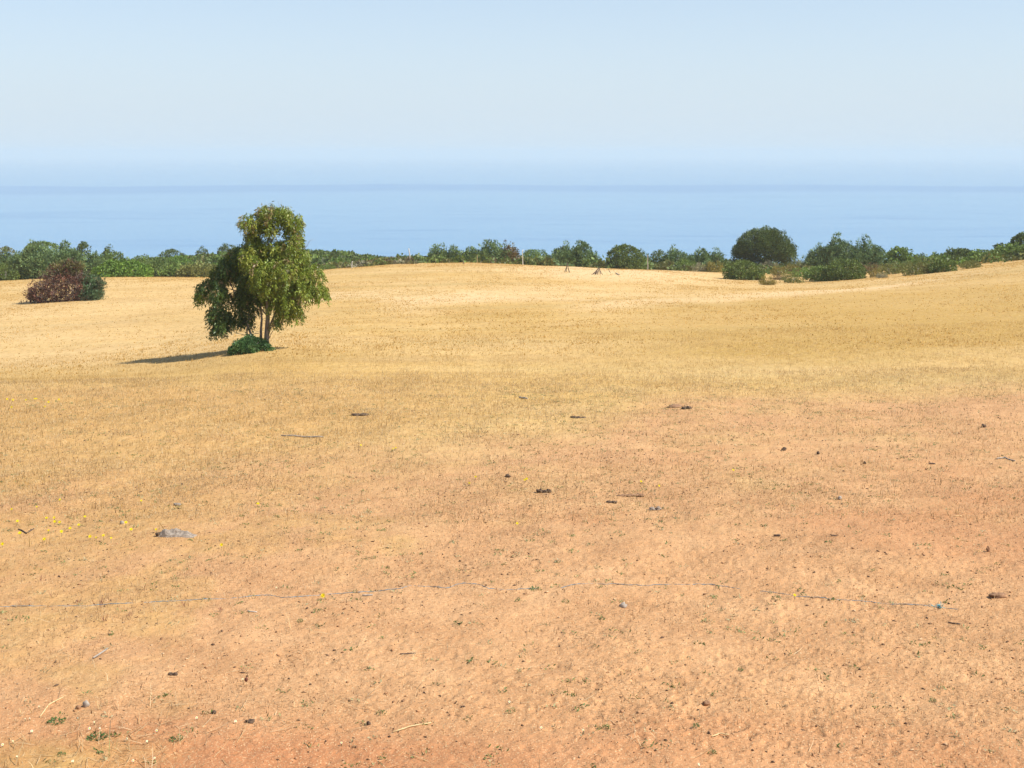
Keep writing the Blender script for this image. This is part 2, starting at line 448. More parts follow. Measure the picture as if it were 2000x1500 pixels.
# ------------------------------------------------------------------ sea
def sea_material():
    m, n, l = new_mat('sea_water')
    out = n.new('ShaderNodeOutputMaterial')
    geo = n.new('ShaderNodeNewGeometry')
    def noise(scale, stretch, detail=4.0, rough=0.55):
        mp = n.new('ShaderNodeMapping'); mp.inputs['Scale'].default_value = stretch
        l.new(geo.outputs['Position'], mp.inputs['Vector'])
        t = node(n, 'ShaderNodeTexNoise', Scale=scale, Detail=detail, Roughness=rough)
        l.new(mp.outputs[0], t.inputs['Vector']); return t.outputs['Fac']
    def mrange(v, a, b, c=0.0, d=1.0, smooth=True):
        q = n.new('ShaderNodeMapRange'); l.new(v, q.inputs['Value'])
        if smooth: q.interpolation_type = 'SMOOTHSTEP'
        for k, val in zip(('From Min', 'From Max', 'To Min', 'To Max'), (a, b, c, d)): q.inputs[k].default_value = val
        return q.outputs['Result']
    def math_(op, a, b):
        q = node(n, 'ShaderNodeMath', operation=op)
        for s, w in ((0, a), (1, b)):
            if hasattr(w, 'node'): l.new(w, q.inputs[s])
            else: q.inputs[s].default_value = w
        return q.outputs[0]
    sep = n.new('ShaderNodeSeparateXYZ'); l.new(geo.outputs['Position'], sep.inputs[0])
    # wind-ruffled lanes (rougher water) drawn out along the coast
    warp = mrange(noise(0.0011, (1, 0.25, 1), 3), 0.3, 0.7, -190, 190, False)
    yw = math_('ADD', sep.outputs['Y'], warp)
    lane1 = math_('MULTIPLY', mrange(yw, 1950, 2200), mrange(yw, 2560, 2480))
    lane2 = math_('MULTIPLY', mrange(yw, 1240, 1330), mrange(yw, 1480, 1400))
    lane2 = math_('MULTIPLY', lane2, mrange(noise(0.0013, (1, 0.2, 1), 3), 0.5, 0.62))
    streak = mrange(noise(0.004, (0.35, 1.9, 1), 6, 0.65), 0.45, 0.75, 0, 0.6)
    lanes = math_('ADD', math_('ADD', math_('MULTIPLY', lane1, 1.0), math_('MULTIPLY', lane2, 0.5)), math_('ADD', math_('MULTIPLY', streak, 0.5), mrange(noise(0.02, (0.35, 2.2, 1), 5, 0.7), 0.52, 0.72, 0, 0.8)))
    p = node(n, 'ShaderNodeBsdfPrincipled', IOR=1.333)
    mixc = n.new('ShaderNodeMix'); mixc.data_type = 'RGBA'
    l.new(lanes, mixc.inputs[0])
    mixc.inputs[6].default_value = (0.04, 0.205, 0.39, 1); mixc.inputs[7].default_value = (0.01, 0.145, 0.36, 1)
    l.new(mixc.outputs[2], p.inputs['Base Color'])
    p.inputs['Specular IOR Level'].default_value = 0.5
    rg = mrange(lanes, 0, 1, 0.16, 0.20, False); l.new(rg, p.inputs['Roughness'])
    b = node(n, 'ShaderNodeBump', Strength=0.28, Distance=0.5)
    l.new(noise(0.12, (0.45, 1.2, 1), 6, 0.7), b.inputs['Height'])
    l.new(b.outputs['Normal'], p.inputs['Normal'])
    l.new(p.outputs[0], out.inputs['Surface'])
    return m
sx = np.array([-60000, -8000, -2000, 0, 2000, 8000, 60000.]); sy = np.array([-500, 300, 900, 2500, 8000, 60000.])
SY, SX = np.meshgrid(sy, sx, indexing='ij')
si = np.arange(SY.size).reshape(SY.shape)
sq = np.stack([si[:-1, :-1], si[:-1, 1:], si[1:, 1:], si[1:, :-1]], -1).reshape(-1, 4)
sea = mesh_object('sea', np.stack([SX, SY, np.full_like(SX, SEA)], -1).reshape(-1, 3), sq, sea_material())
tag(sea, 'calm pale blue sea fading into haze', 'sea', kind='structure')

# ------------------------------------------------------------------ haze
def haze_box():
    x, y0, y1, z0, z1 = 70000., -3000., 70000., SEA - 4.0, 32.0
    v = np.array([[a, b, c] for c in (z0, z1) for b in (y0, y1) for a in (-x, x)])
    f = np.array([[0, 2, 3, 1], [4, 5, 7, 6], [0, 1, 5, 4], [2, 6, 7, 3], [0, 4, 6, 2], [1, 3, 7, 5]])
    m, n, l = new_mat('sea_haze')
    out = n.new('ShaderNodeOutputMaterial')
    pv = n.new('ShaderNodeVolumePrincipled')
    pv.inputs['Color'].default_value = (0.735, 0.80, 0.81, 1)
    pv.inputs['Density'].default_value = 2.0e-4
    pv.inputs['Anisotropy'].default_value = 0.0
    l.new(pv.outputs[0], out.inputs['Volume'])
    o = mesh_object('haze', v, f, m)
    tag(o, 'pale blue sea haze in the air', 'haze', kind='stuff')
haze_box()

# ------------------------------------------------------------------ foliage tools
def unit(a):
    return a / np.maximum(np.linalg.norm(a, axis=-1, keepdims=True), 1e-9)

def leaf_quads(p, d, L, W, r):
    """diamond leaves: base p, axis d, length L, width W -> verts, faces"""
    n = len(p)
    side = unit(np.cross(d, r.normal(size=(n, 3))))
    nrm = np.cross(d, side)
    mid = p + d * (L * 0.45)[:, None] + nrm * (L * 0.08)[:, None]
    v = np.stack([p, mid + side * (W * 0.5)[:, None], p + d * L[:, None], mid - side * (W * 0.5)[:, None]], 1).reshape(-1, 3)
    f = np.arange(n * 4).reshape(n, 4)
    return v, f

def lobe_points(lobes, n, r, up_only=True):
    """points on the outside of a union of ellipsoids, with outward normals"""
    lob = np.array(lobes, float)
    area = (lob[:, 3] * lob[:, 4] + lob[:, 3] * lob[:, 5] + lob[:, 4] * lob[:, 5])
    k = r.choice(len(lob), size=n * 3, p=area / area.sum())
    d = unit(r.normal(size=(n * 3, 3)))
    p = lob[k, :3] + d * lob[k, 3:6]
    nr_ = unit(d / lob[k, 3:6])
    keep = p[:, 2] > 0.02
    for i, q in enumerate(lob):
        ins = (((p - q[:3]) / (q[3:6] * 0.93)) ** 2).sum(1) < 1
        keep &= ~(ins & (k != i))
    p, nr_ = p[keep][:n], nr_[keep][:n]
    return p, nr_

STYLES = {
    # leaves per clump, clump radius, leaf length, width ratio, (outward, up, random)
    'juniper': dict(m=26, rc=0.20, L=0.30, w=0.34, o=0.8, up=0.55, rn=0.7, rag=0.24),
    'mastic':  dict(m=22, rc=0.17, L=0.17, w=0.75, o=0.6, up=0.3, rn=1.0, rag=0.07),
    'broad':   dict(m=24, rc=0.22, L=0.24, w=0.80, o=0.7, up=0.25, rn=0.9, rag=0.14),
    'heath':   dict(m=22, rc=0.16, L=0.19, w=0.30, o=0.7, up=1.0, rn=0.6, rag=0.12),
    'pine':    dict(m=30, rc=0.26, L=0.24, w=0.40, o=0.7, up=0.6, rn=0.9, rag=0.16),
    'dead':    dict(m=22, rc=0.22, L=0.22, w=0.40, o=0.6, up=0.4, rn=1.0, rag=0.28),
}

def foliage(lobes, clumps, style, cols, seed, scale=1.0, sub=1.0):
    """crown made of leaf clumps; returns verts, faces, colours"""
    r = np.random.default_rng(seed)
    s = STYLES[style]
    p, nn = lobe_points(lobes, clumps, r)
    lobm = np.array(lobes, float)
    size = scale
    p = p + nn * (r.normal(size=(len(p), 1)) * s['rag'] * size)
    m = max(4, int(s['m'] * sub))
    P = np.repeat(p, m, 0); N = np.repeat(nn, m, 0)
    csz = np.repeat(r.uniform(0.7, 1.35, len(p)), m)[:, None]
    dirs = unit(r.normal(size=P.shape) + N * 0.45)
    off = dirs * (r.uniform(0.2, 1.0, (len(P), 1)) ** 0.5) * s['rc'] * 1.55 * size * csz
    P = P + off
    D = unit(dirs * 0.9 + N * s['o'] * 0.5 + np.array([0, 0, 1.0]) * s['up'] + r.normal(size=P.shape) * s['rn'] * 0.6)
    L = s['L'] * size * r.uniform(0.6, 1.3, len(P)); W = L * s['w'] * r.uniform(0.7, 1.2, len(P))
    cols = np.array(cols, float)
    ck = r.integers(0, len(cols), len(p))
    c = cols[np.repeat(ck, m)] * np.repeat(r.uniform(0.66, 1.4, len(p)), m)[:, None] * r.uniform(0.82, 1.2, len(P))[:, None]
    # inner filling so that gaps show foliage behind foliage
    ni = int(len(P) * 0.22)
    k = r.integers(0, len(lobm), ni)
    d = unit(r.normal(size=(ni, 3))) * (r.uniform(0.35, 0.86, ni) ** 0.6)[:, None]
    Pi = lobm[k, :3] + d * lobm[k, 3:6] * 0.9
    Pi[:, 2] = np.abs(Pi[:, 2])
    Di = unit(r.normal(size=(ni, 3)) + d * 0.6)
    Li = s['L'] * size * r.uniform(1.0, 1.9, ni); Wi = Li * min(0.8, s['w'] * 1.5)
    ci = cols[r.integers(0, len(cols), ni)] * r.uniform(0.8, 1.1, ni)[:, None]
    P = np.concatenate([P, Pi]); D = np.concatenate([D, Di]); L = np.concatenate([L, Li]); W = np.concatenate([W, Wi]); c = np.concatenate([c, ci])
    P[:, 2] = np.maximum(P[:, 2], -0.05)
    v, f = leaf_quads(P, D, L, W, r)
    return v, f, np.repeat(np.clip(c, 0, 1), 4, 0)

def tube(points, radii, sides=7):
    pts = [Vector(p) for p in points]
    v = []; f = []
    for i, p in enumerate(pts):
        t = (pts[min(i + 1, len(pts) - 1)] - pts[max(i - 1, 0)]).normalized()
        a = t.orthogonal().normalized(); b = t.cross(a)
        if i and (a.dot(pa) < 0.2):
            a = (pa - t * pa.dot(t)).normalized(); b = t.cross(a)
        elif i:
            a = (pa - t * pa.dot(t)).normalized(); b = t.cross(a)
        pa = a
        for k in range(sides):
            an = 2 * math.pi * k / sides
            v.append(p + (a * math.cos(an) + b * math.sin(an)) * radii[i])
    for i in range(len(pts) - 1):
        for k in range(sides):
            k2 = (k + 1) % sides
            f.append((i * sides + k, i * sides + k2, (i + 1) * sides + k2, (i + 1) * sides + k))
    n0 = len(v)
    v.append(pts[0]); v.append(pts[-1])
    for k in range(sides):
        k2 = (k + 1) % sides
        f.append((n0, k2, k, k)); f.append((n0 + 1, (len(pts) - 1) * sides + k, (len(pts) - 1) * sides + k2, (len(pts) - 1) * sides + k2))
    return v, f

def tubes_object(name, chains, mat, parent=None, sides=7, smooth=True):
    V, F = [], []
    for pts, rad in chains:
        v, f = tube(pts, rad, sides)
        o = len(V); V += v
        F += [tuple(dict.fromkeys(i + o for i in q)) for q in f]
    me = bpy.data.meshes.new(name)
    me.from_pydata([tuple(p) for p in V], [], F)
    me.update()
    if smooth: me.polygons.foreach_set('use_smooth', np.ones(len(me.polygons), dtype=bool))
    me.materials.append(mat)
    o = bpy.data.objects.new(name, me); C.objects.link(o)
    if parent is not None: o.parent = parent
    return o

def wander(a, b, n, amp, r, sag=0.0):
    a, b = Vector(a), Vector(b)
    out = []
    for i in range(n + 1):
        t = i / n
        w = math.sin(math.pi * t) if 0 < i < n else 0
        out.append(a.lerp(b, t) + Vector(r.normal(size=3)) * amp * (1 if 0 < i < n else 0) + Vector((0, 0, sag * w)))
    return out

# ------------------------------------------------------------------ the eucalyptus
def eucalyptus():
    r = np.random.default_rng(21)
    base = hit(523, 682)
    Y = base.y
    s = Y / FPX                                     # metres per pixel at the tree
    root = empty('eucalyptus_tree', base)
    tag(root, 'lone eucalyptus tree with drooping olive leaves standing in the golden field', 'tree')
    def q(cx, cy, dy=0.0):                          # crop pixels -> local metres
        u = 220 + cx / 4.1667; v = 380 + cy / 4.1667
        return Vector(((u - 523) * s, dy, (682 - v) * s))
    k = s / 4.1667
    # clumps: x, y in crop pixels, rx, ry, depth offset (m), depth radius
    cl = [
        (1320, 190, 130, 95, 0.05, 0.55), (1130, 225, 85, 75, -0.15, 0.4), (1250, 150, 90, 65, 0.2, 0.4), (1480, 235, 62, 75, 0.0, 0.4),
        (1400, 150, 60, 60, -0.1, 0.35), (1165, 285, 70, 55, 0.2, 0.3), (1450, 325, 72, 75, 0.15, 0.35), (1310, 290, 45, 45, -0.25, 0.25), (1130, 345, 45, 45, 0.1, 0.3),
        (1150, 405, 80, 60, 0.05, 0.4), (1300, 445, 115, 85, 0.0, 0.5), (1450, 440, 95, 95, -0.1, 0.45), (1490, 390, 50, 60, 0.1, 0.3), (1330, 900, 45, 60, -0.2, 0.3), (1540, 520, 55, 70, 0.0, 0.35),
        (1150, 500, 100, 100, -0.25, 0.6), (1250, 590, 130, 120, -0.35, 0.7), (1420, 600, 130, 125, -0.25, 0.8),
        (1350, 740, 140, 100, -0.35, 0.7), (1520, 700, 95, 110, 0.1, 0.6), (1620, 650, 75, 70, 0.25, 0.45), (1560, 790, 85, 80, -0.1, 0.5),
        (1660, 770, 70, 55, 0.1, 0.35), (1705, 820, 52, 50, 0.0, 0.3),
        (1470, 880, 95, 95, -0.3, 0.5), (1400, 860, 90, 80, 0.2, 0.4), (1490, 960, 60, 55, -0.2, 0.3),
        (1060, 520, 120, 110, 0.5, 0.7), (960, 520, 80, 75, 0.7, 0.5), (900, 620, 110, 100, 0.5, 0.7), (1030, 650, 120, 100, 0.55, 0.7), (1120, 700, 110, 110, 0.1, 0.6),
        (830, 720, 85, 80, 0.3, 0.5), (735, 770, 62, 70, 0.2, 0.35), (710, 830, 45, 55, 0.1, 0.25), (860, 820, 75, 75, -0.1, 0.4), (900, 790, 55, 60, -0.5, 0.35),
        (1040, 850, 110, 110, 0.35, 0.6), (1130, 880, 75, 110, 0.2, 0.45), (880, 950, 85, 95, -0.3, 0.45), (930, 1040, 90, 70, -0.4, 0.4), (860, 1000, 65, 65, -0.1, 0.35),
        (1010, 1000, 75, 80, 0.0, 0.4), (880, 1090, 45, 40, -0.3, 0.25), (1090, 1030, 45, 50, 0.1, 0.25), (1270, 850, 70, 70, 0.3, 0.4), (1240, 690, 90, 80, -0.5, 0.5),
        (1370, 985, 32, 35, 0.15, 0.2), (1340, 1030, 26, 20, -0.2, 0.15),
    ]
    V, F, Cc = [], [], []
    off = 0
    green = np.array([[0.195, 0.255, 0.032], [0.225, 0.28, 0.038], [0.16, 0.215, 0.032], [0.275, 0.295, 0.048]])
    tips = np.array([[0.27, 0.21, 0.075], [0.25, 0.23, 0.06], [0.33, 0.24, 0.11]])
    shadeg = np.array([[0.07, 0.12, 0.030], [0.085, 0.14, 0.032], [0.105, 0.16, 0.034]])
    for (cx, cy, rx, ry, dy, rd) in cl:
        c = np.array(q(cx, cy, dy)); R = np.array([rx * k, rd, ry * k]) * np.array([0.90, 1.4, 0.90])
        c[1] *= 1.5
        vol = R[0] * R[1] * R[2]
        ns = int(14 + 295 * (R[0] * R[2] + R[0] * R[1] + R[1] * R[2]) / 3 * 1.0)
        d = unit(r.normal(size=(ns, 3))) * (r.uniform(0.25, 1.05, ns) ** 0.5)[:, None]
        st = c + d * R                                              # where a hanging spray begins
        st[:, 2] += 0.10
        m = 17
        t = np.linspace(0, 1, m)[None, :, None]
        ln = r.uniform(0.16, 0.42, (ns, 1, 1))
        drift = unit(d + r.normal(size=(ns, 3)) * 0.5)[:, None, :] * np.array([1, 1, 0.15])
        pts = st[:, None, :] + drift * ln * 0.55 * t ** 0.7 + np.array([0, 0, -1.0]) * ln * (t ** 1.5)
        pts = pts + r.normal(size=pts.shape) * 0.035
        P = pts.reshape(-1, 3)
        D = unit(np.array([0, 0, -1.0]) * 0.75 + np.repeat(drift[:, 0], m, 0) * 0.35 + r.normal(size=P.shape) * 0.55)
        L = r.uniform(0.09, 0.17, len(P)); W = L * r.uniform(0.24, 0.40, len(P))
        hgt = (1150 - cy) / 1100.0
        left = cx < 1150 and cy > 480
        pal = shadeg if (left and r.random() < 0.75) else green  # shaded left side of the crown painted in with darker leaf greens
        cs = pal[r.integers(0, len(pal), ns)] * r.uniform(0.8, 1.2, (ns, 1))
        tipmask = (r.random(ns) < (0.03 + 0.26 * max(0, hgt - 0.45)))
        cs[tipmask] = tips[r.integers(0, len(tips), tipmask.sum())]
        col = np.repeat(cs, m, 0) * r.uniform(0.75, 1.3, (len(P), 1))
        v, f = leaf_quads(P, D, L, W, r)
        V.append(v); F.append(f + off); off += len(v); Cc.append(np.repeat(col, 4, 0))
    crown = mesh_object('crown', np.concatenate(V), np.concatenate(F), M_GLOSSLEAF, root, np.clip(np.concatenate(Cc), 0, 1))
    # trunk and limbs
    J = [q(1258, 1262), q(1252, 1190), q(1256, 1100), q(1262, 1000, 0.02), q(1255, 900, 0.03), q(1262, 780), q(1285, 640), q(1275, 500), q(1262, 380), q(1290, 280), q(1310, 190)]
    tubes_object('trunk', [(J, [0.13, 0.105, 0.095, 0.085, 0.075, 0.062, 0.05, 0.042, 0.034, 0.022, 0.01])], M_BARK, root, 10)
    def limb(pts, r0, r1):
        n = len(pts)
        return tubes_object('limb', [(pts, [r0 + (r1 - r0) * i / (n - 1) for i in range(n)])], M_BARK, root, 7)
    limb([q(1205, 1215, 0.1), q(1202, 1120, 0.12), q(1208, 1020, 0.15), q(1196, 900, 0.18), q(1160, 760, 0.2), q(1120, 640, 0.25), q(1100, 520, 0.3)], 0.06, 0.015)
    limb([q(1150, 1210, -0.05), q(1125, 1130, -0.05), q(1095, 1050, 0.0), q(1060, 960, 0.1), q(1010, 860, 0.2), q(950, 740, 0.3), q(900, 640, 0.4)], 0.055, 0.012)
    limb([q(1100, 1190, 0.0), q(1092, 1100, 0.0), q(1105, 1010, 0.05), q(1110, 920, 0.1)], 0.035, 0.012)
    limb([q(1262, 1130), q(1285, 1060, -0.1), q(1330, 960, -0.15), q(1400, 830, -0.2), q(1470, 740, -0.15), q(1560, 690, 0.0), q(1650, 720, 0.1)], 0.05, 0.01)
    limb([q(1268, 1150), q(1290, 1080, -0.1), q(1345, 1050, -0.2), q(1400, 1030, -0.25), q(1445, 1000, -0.25)], 0.028, 0.008)
    limb([q(1270, 1180), q(1282, 1140, 0.1), q(1310, 1100, 0.15), q(1330, 1080, 0.15)], 0.016, 0.005)
    limb([q(1258, 985), q(1225, 955, 0.05), q(1195, 930, 0.1), q(1120, 850, 0.2), q(1040, 800, 0.3), q(880, 760, 0.3), q(740, 750, 0.2)], 0.035, 0.008)
    limb([q(1262, 900), q(1290, 930, 0.1), q(1290, 850, 0.15), q(1330, 740, 0.2), q(1400, 620, 0.1), q(1440, 480, 0.0)], 0.035, 0.012)
    limb([q(1270, 520), q(1220, 420, 0.05), q(1185, 330, 0.1), q(1150, 240, 0.0)], 0.03, 0.008)
    limb([q(1270, 420), q(1320, 340, -0.05), q(1390, 250, -0.1), q(1470, 220, -0.05)], 0.03, 0.008)
    limb([q(1165, 1000, 0.1), q(1155, 985, 0.0), q(1120, 1010, -0.1), q(1020, 1080, -0.2), q(930, 1060, -0.3)], 0.02, 0.006)
    limb([q(1190, 1130, 0.0), q(1080, 1140, -0.1), q(1010, 1125, -0.15), q(980, 1100, -0.15)], 0.014, 0.004)
    limb([q(1520, 480, 0.0), q(1580, 420, 0.05), q(1600, 380, 0.05), q(1640, 360, 0.05)], 0.014, 0.004)
    # fine dry twigs at the crown's edge
    ch = []
    for (cx, cy) in [(1320, 110), (1390, 80), (1260, 90), (1200, 140), (1110, 160), (1050, 200), (1480, 180), (1530, 220), (1540, 290), (1040, 300), (1510, 350), (1560, 400), (1660, 640), (1700, 700), (700, 800), (760, 730), (1360, 70), (1170, 120)]:
        a = q(cx, cy + 40, 0); b = q(cx + r.uniform(-30, 30), cy - 40, r.uniform(-0.1, 0.1))
        ch.append((wander(a, b, 3, 0.02, r), [0.007, 0.006, 0.005, 0.003]))
    for _ in range(26):
        a = q(1230 + r.uniform(-120, 180), 1050 + r.uniform(-120, 60), r.uniform(-0.2, 0.2)); b = a + Vector((r.normal() * 0.3, r.normal() * 0.2, r.uniform(-0.1, 0.35)))
        ch.append((wander(a, b, 4, 0.03, r), [0.008, 0.007, 0.006, 0.004, 0.002]))
    tubes_object('twigs', ch, M_WOOD, root, 4)['kind'] = 'stuff'
    return base
TREE = eucalyptus()

def ivy_bush():
    b = hit(478, 690)
    root = empty('ivy_bush', b)
    root.scale = (0.88, 0.88, 0.86)
    tag(root, 'low glossy green bush at the foot of the eucalyptus trunk', 'bush')
    lob = [(-0.10, 0, 0.22, 0.40, 0.5, 0.28), (0.16, 0.35, 0.34, 0.34, 0.4, 0.30), (-0.36, -0.1, 0.11, 0.26, 0.35, 0.20), (0.52, 0.65, 0.20, 0.34, 0.3, 0.28), (1.0, 0.35, 0.07, 0.16, 0.25, 0.15), (0.12, -0.1, 0.14, 0.42, 0.4, 0.22), (0.30, 0.3, 0.26, 0.26, 0.3, 0.24), (-0.05, 0.1, 0.42, 0.14, 0.2, 0.14), (0.33, 0.4, 0.5, 0.12, 0.2, 0.13)]
    v, f, c = foliage(lob, 420, 'broad', [(0.075, 0.155, 0.05), (0.095, 0.185, 0.058), (0.06, 0.12, 0.042), (0.14, 0.22, 0.07)], 33, 0.32, 0.9)
    mesh_object('foliage', v, f, M_GLOSSLEAF, root, c)
    r = np.random.default_rng(5)
    for _ in range(6):
        tubes_object('stem', [(wander((r.uniform(-0.3, 0.6), 0, 0), (r.uniform(-0.5, 0.7), r.uniform(-.3, .3), 0.5), 4, 0.03, r), [0.012, 0.01, 0.008, 0.006, 0.004])], M_WOOD, root, 4)
ivy_bush()

# ------------------------------------------------------------------ the half-dead bush
def dead_bush():
    b = hit(122, 588)
    s = b.y / FPX
    root = empty('withered_bush', b)
    tag(root, 'large half dead bush, rusty brown with one green side, in the golden field', 'bush')
    def L(u, v, ru, rv, dy, rd):
        return ((u - 122) * s, dy, (588 - v) * s, ru * s, rd, rv * s)
    dead = [L(75, 572, 20, 16, 0, 0.7), (L(95, 562, 20, 20, -0.3, 0.8)), L(100, 580, 18, 12, -0.6, 0.6), L(122, 545, 22, 22, 0.2, 0.9), L(108, 540, 14, 14, 0.2, 0.7), L(140, 560, 20, 22, 0.1, 0.9), L(140, 538, 14, 18, 0.3, 0.7), L(120, 572, 20, 16, -0.3, 0.8), L(64, 580, 10, 10, 0, 0.5), L(150, 578, 12, 12, 0.0, 0.6), L(128, 524, 8, 8, 0.3, 0.4), L(142, 522, 5, 8, 0.3, 0.3), L(158, 568, 10, 14, -0.2, 0.5), L(152, 548, 8, 10, 0.1, 0.5), L(165, 583, 8, 5, -0.3, 0.4)]
    v, f, c = foliage(dead, 520, 'dead', [(0.19, 0.085, 0.06), (0.24, 0.105, 0.07), (0.16, 0.08, 0.06), (0.15, 0.105, 0.08), (0.19, 0.125, 0.09)], 41, 0.7, 0.85)
    mesh_object('dead_foliage', v, f, M_LEAF, root, c)['label'] = 'rusty brown withered foliage'
    ol = [L(122, 528, 14, 9, 0.4, 0.6), L(140, 524, 11, 8, 0.5, 0.5), L(110, 533, 9, 9, 0.1, 0.5)]
    v, f, c = foliage(ol, 90, 'juniper', [(0.15, 0.15, 0.05), (0.17, 0.14, 0.055)], 42, 0.8, 0.8)
    mesh_object('olive_foliage', v, f, M_LEAF, root, c)['label'] = 'olive green foliage at the top'
    gr = [L(168, 562, 10, 13, 0.1, 0.5), L(182, 572, 14, 10, -0.2, 0.6), L(193, 552, 5, 7, 0, 0.3), L(172, 546, 6, 7, 0.1, 0.3), L(190, 576, 8, 8, -0.2, 0.5), L(174, 580, 11, 6, -0.4, 0.4), L(186, 560, 7, 9, 0, 0.4)]
    v, f, c = foliage(gr, 260, 'juniper', [(0.10, 0.165, 0.075), (0.12, 0.195, 0.09), (0.085, 0.135, 0.06), (0.15, 0.15, 0.08)], 43, 0.62, 0.75)
    mesh_object('green_foliage', v, f, M_LEAF, root, c)['label'] = 'living green foliage on one side'
    r = np.random.default_rng(8)
    for i in range(12):
        x0 = r.uniform(-1.0, 1.6)
        a = Vector((x0, r.uniform(-0.7, -0.2), 0.0)); e = Vector((x0 + r.uniform(-1.2, 1.4), r.uniform(-1.0, 0.2), r.uniform(0.5, 2.0)))
        tubes_object('branch', [(wander(a, e, 5, 0.06, r), [0.045, 0.04, 0.032, 0.026, 0.018, 0.01])], M_WOOD, root, 5)
    ch = []
    for i in range(240):
        c0 = dead[int(r.integers(0, len(dead)))]
        d = Vector(r.normal(size=3)).normalized(); d.z = abs(d.z)
        p = Vector(c0[:3]) + Vector((d.x * c0[3], d.y * c0[4] - 0.1, d.z * c0[5] * 0.8))
        ch.append((wander(p - d * 0.3, p + d * r.uniform(0.1, 0.45), 3, 0.04, r), [0.014, 0.012, 0.009, 0.005]))
    tubes_object('twigs', ch, M_WOOD, root, 3)['kind'] = 'stuff'
dead_bush()

# ------------------------------------------------------------------ shrubs along the far edge of the field
PAL = {
    'juniper': [(0.134, 0.201, 0.073), (0.163, 0.241, 0.092), (0.107, 0.162, 0.056), (0.185, 0.247, 0.084)],
    'juniper2': [(0.152, 0.218, 0.060), (0.179, 0.247, 0.068), (0.129, 0.185, 0.048)],
    'dark':    [(0.090, 0.129, 0.029), (0.112, 0.151, 0.033), (0.073, 0.106, 0.026)],
    'mastic':  [(0.118, 0.162, 0.033), (0.140, 0.185, 0.038), (0.096, 0.135, 0.029)],
    'bright':  [(0.139, 0.235, 0.031), (0.162, 0.257, 0.037), (0.114, 0.194, 0.027)],
    'mid':     [(0.152, 0.218, 0.044), (0.179, 0.253, 0.050), (0.129, 0.185, 0.038)],
    'olive':   [(0.190, 0.196, 0.052), (0.224, 0.218, 0.056), (0.163, 0.168, 0.047)],
    'yolive':  [(0.259, 0.207, 0.044), (0.292, 0.236, 0.048), (0.202, 0.174, 0.041)],
    'brown':   [(0.190, 0.129, 0.054), (0.224, 0.151, 0.064), (0.163, 0.135, 0.052)],
    'grey':    [(0.292, 0.269, 0.156), (0.337, 0.314, 0.184), (0.247, 0.224, 0.124)],
}
def dist_for(u, vb):
    """distance at which the far edge of the field shows at row vb"""
    ys = np.linspace(105, 215, 600)
    vv = row_at(np.full_like(ys, u), ys)
    return float(ys[np.argmax(vv <= vb)]) if (vv <= vb).any() else 200.0

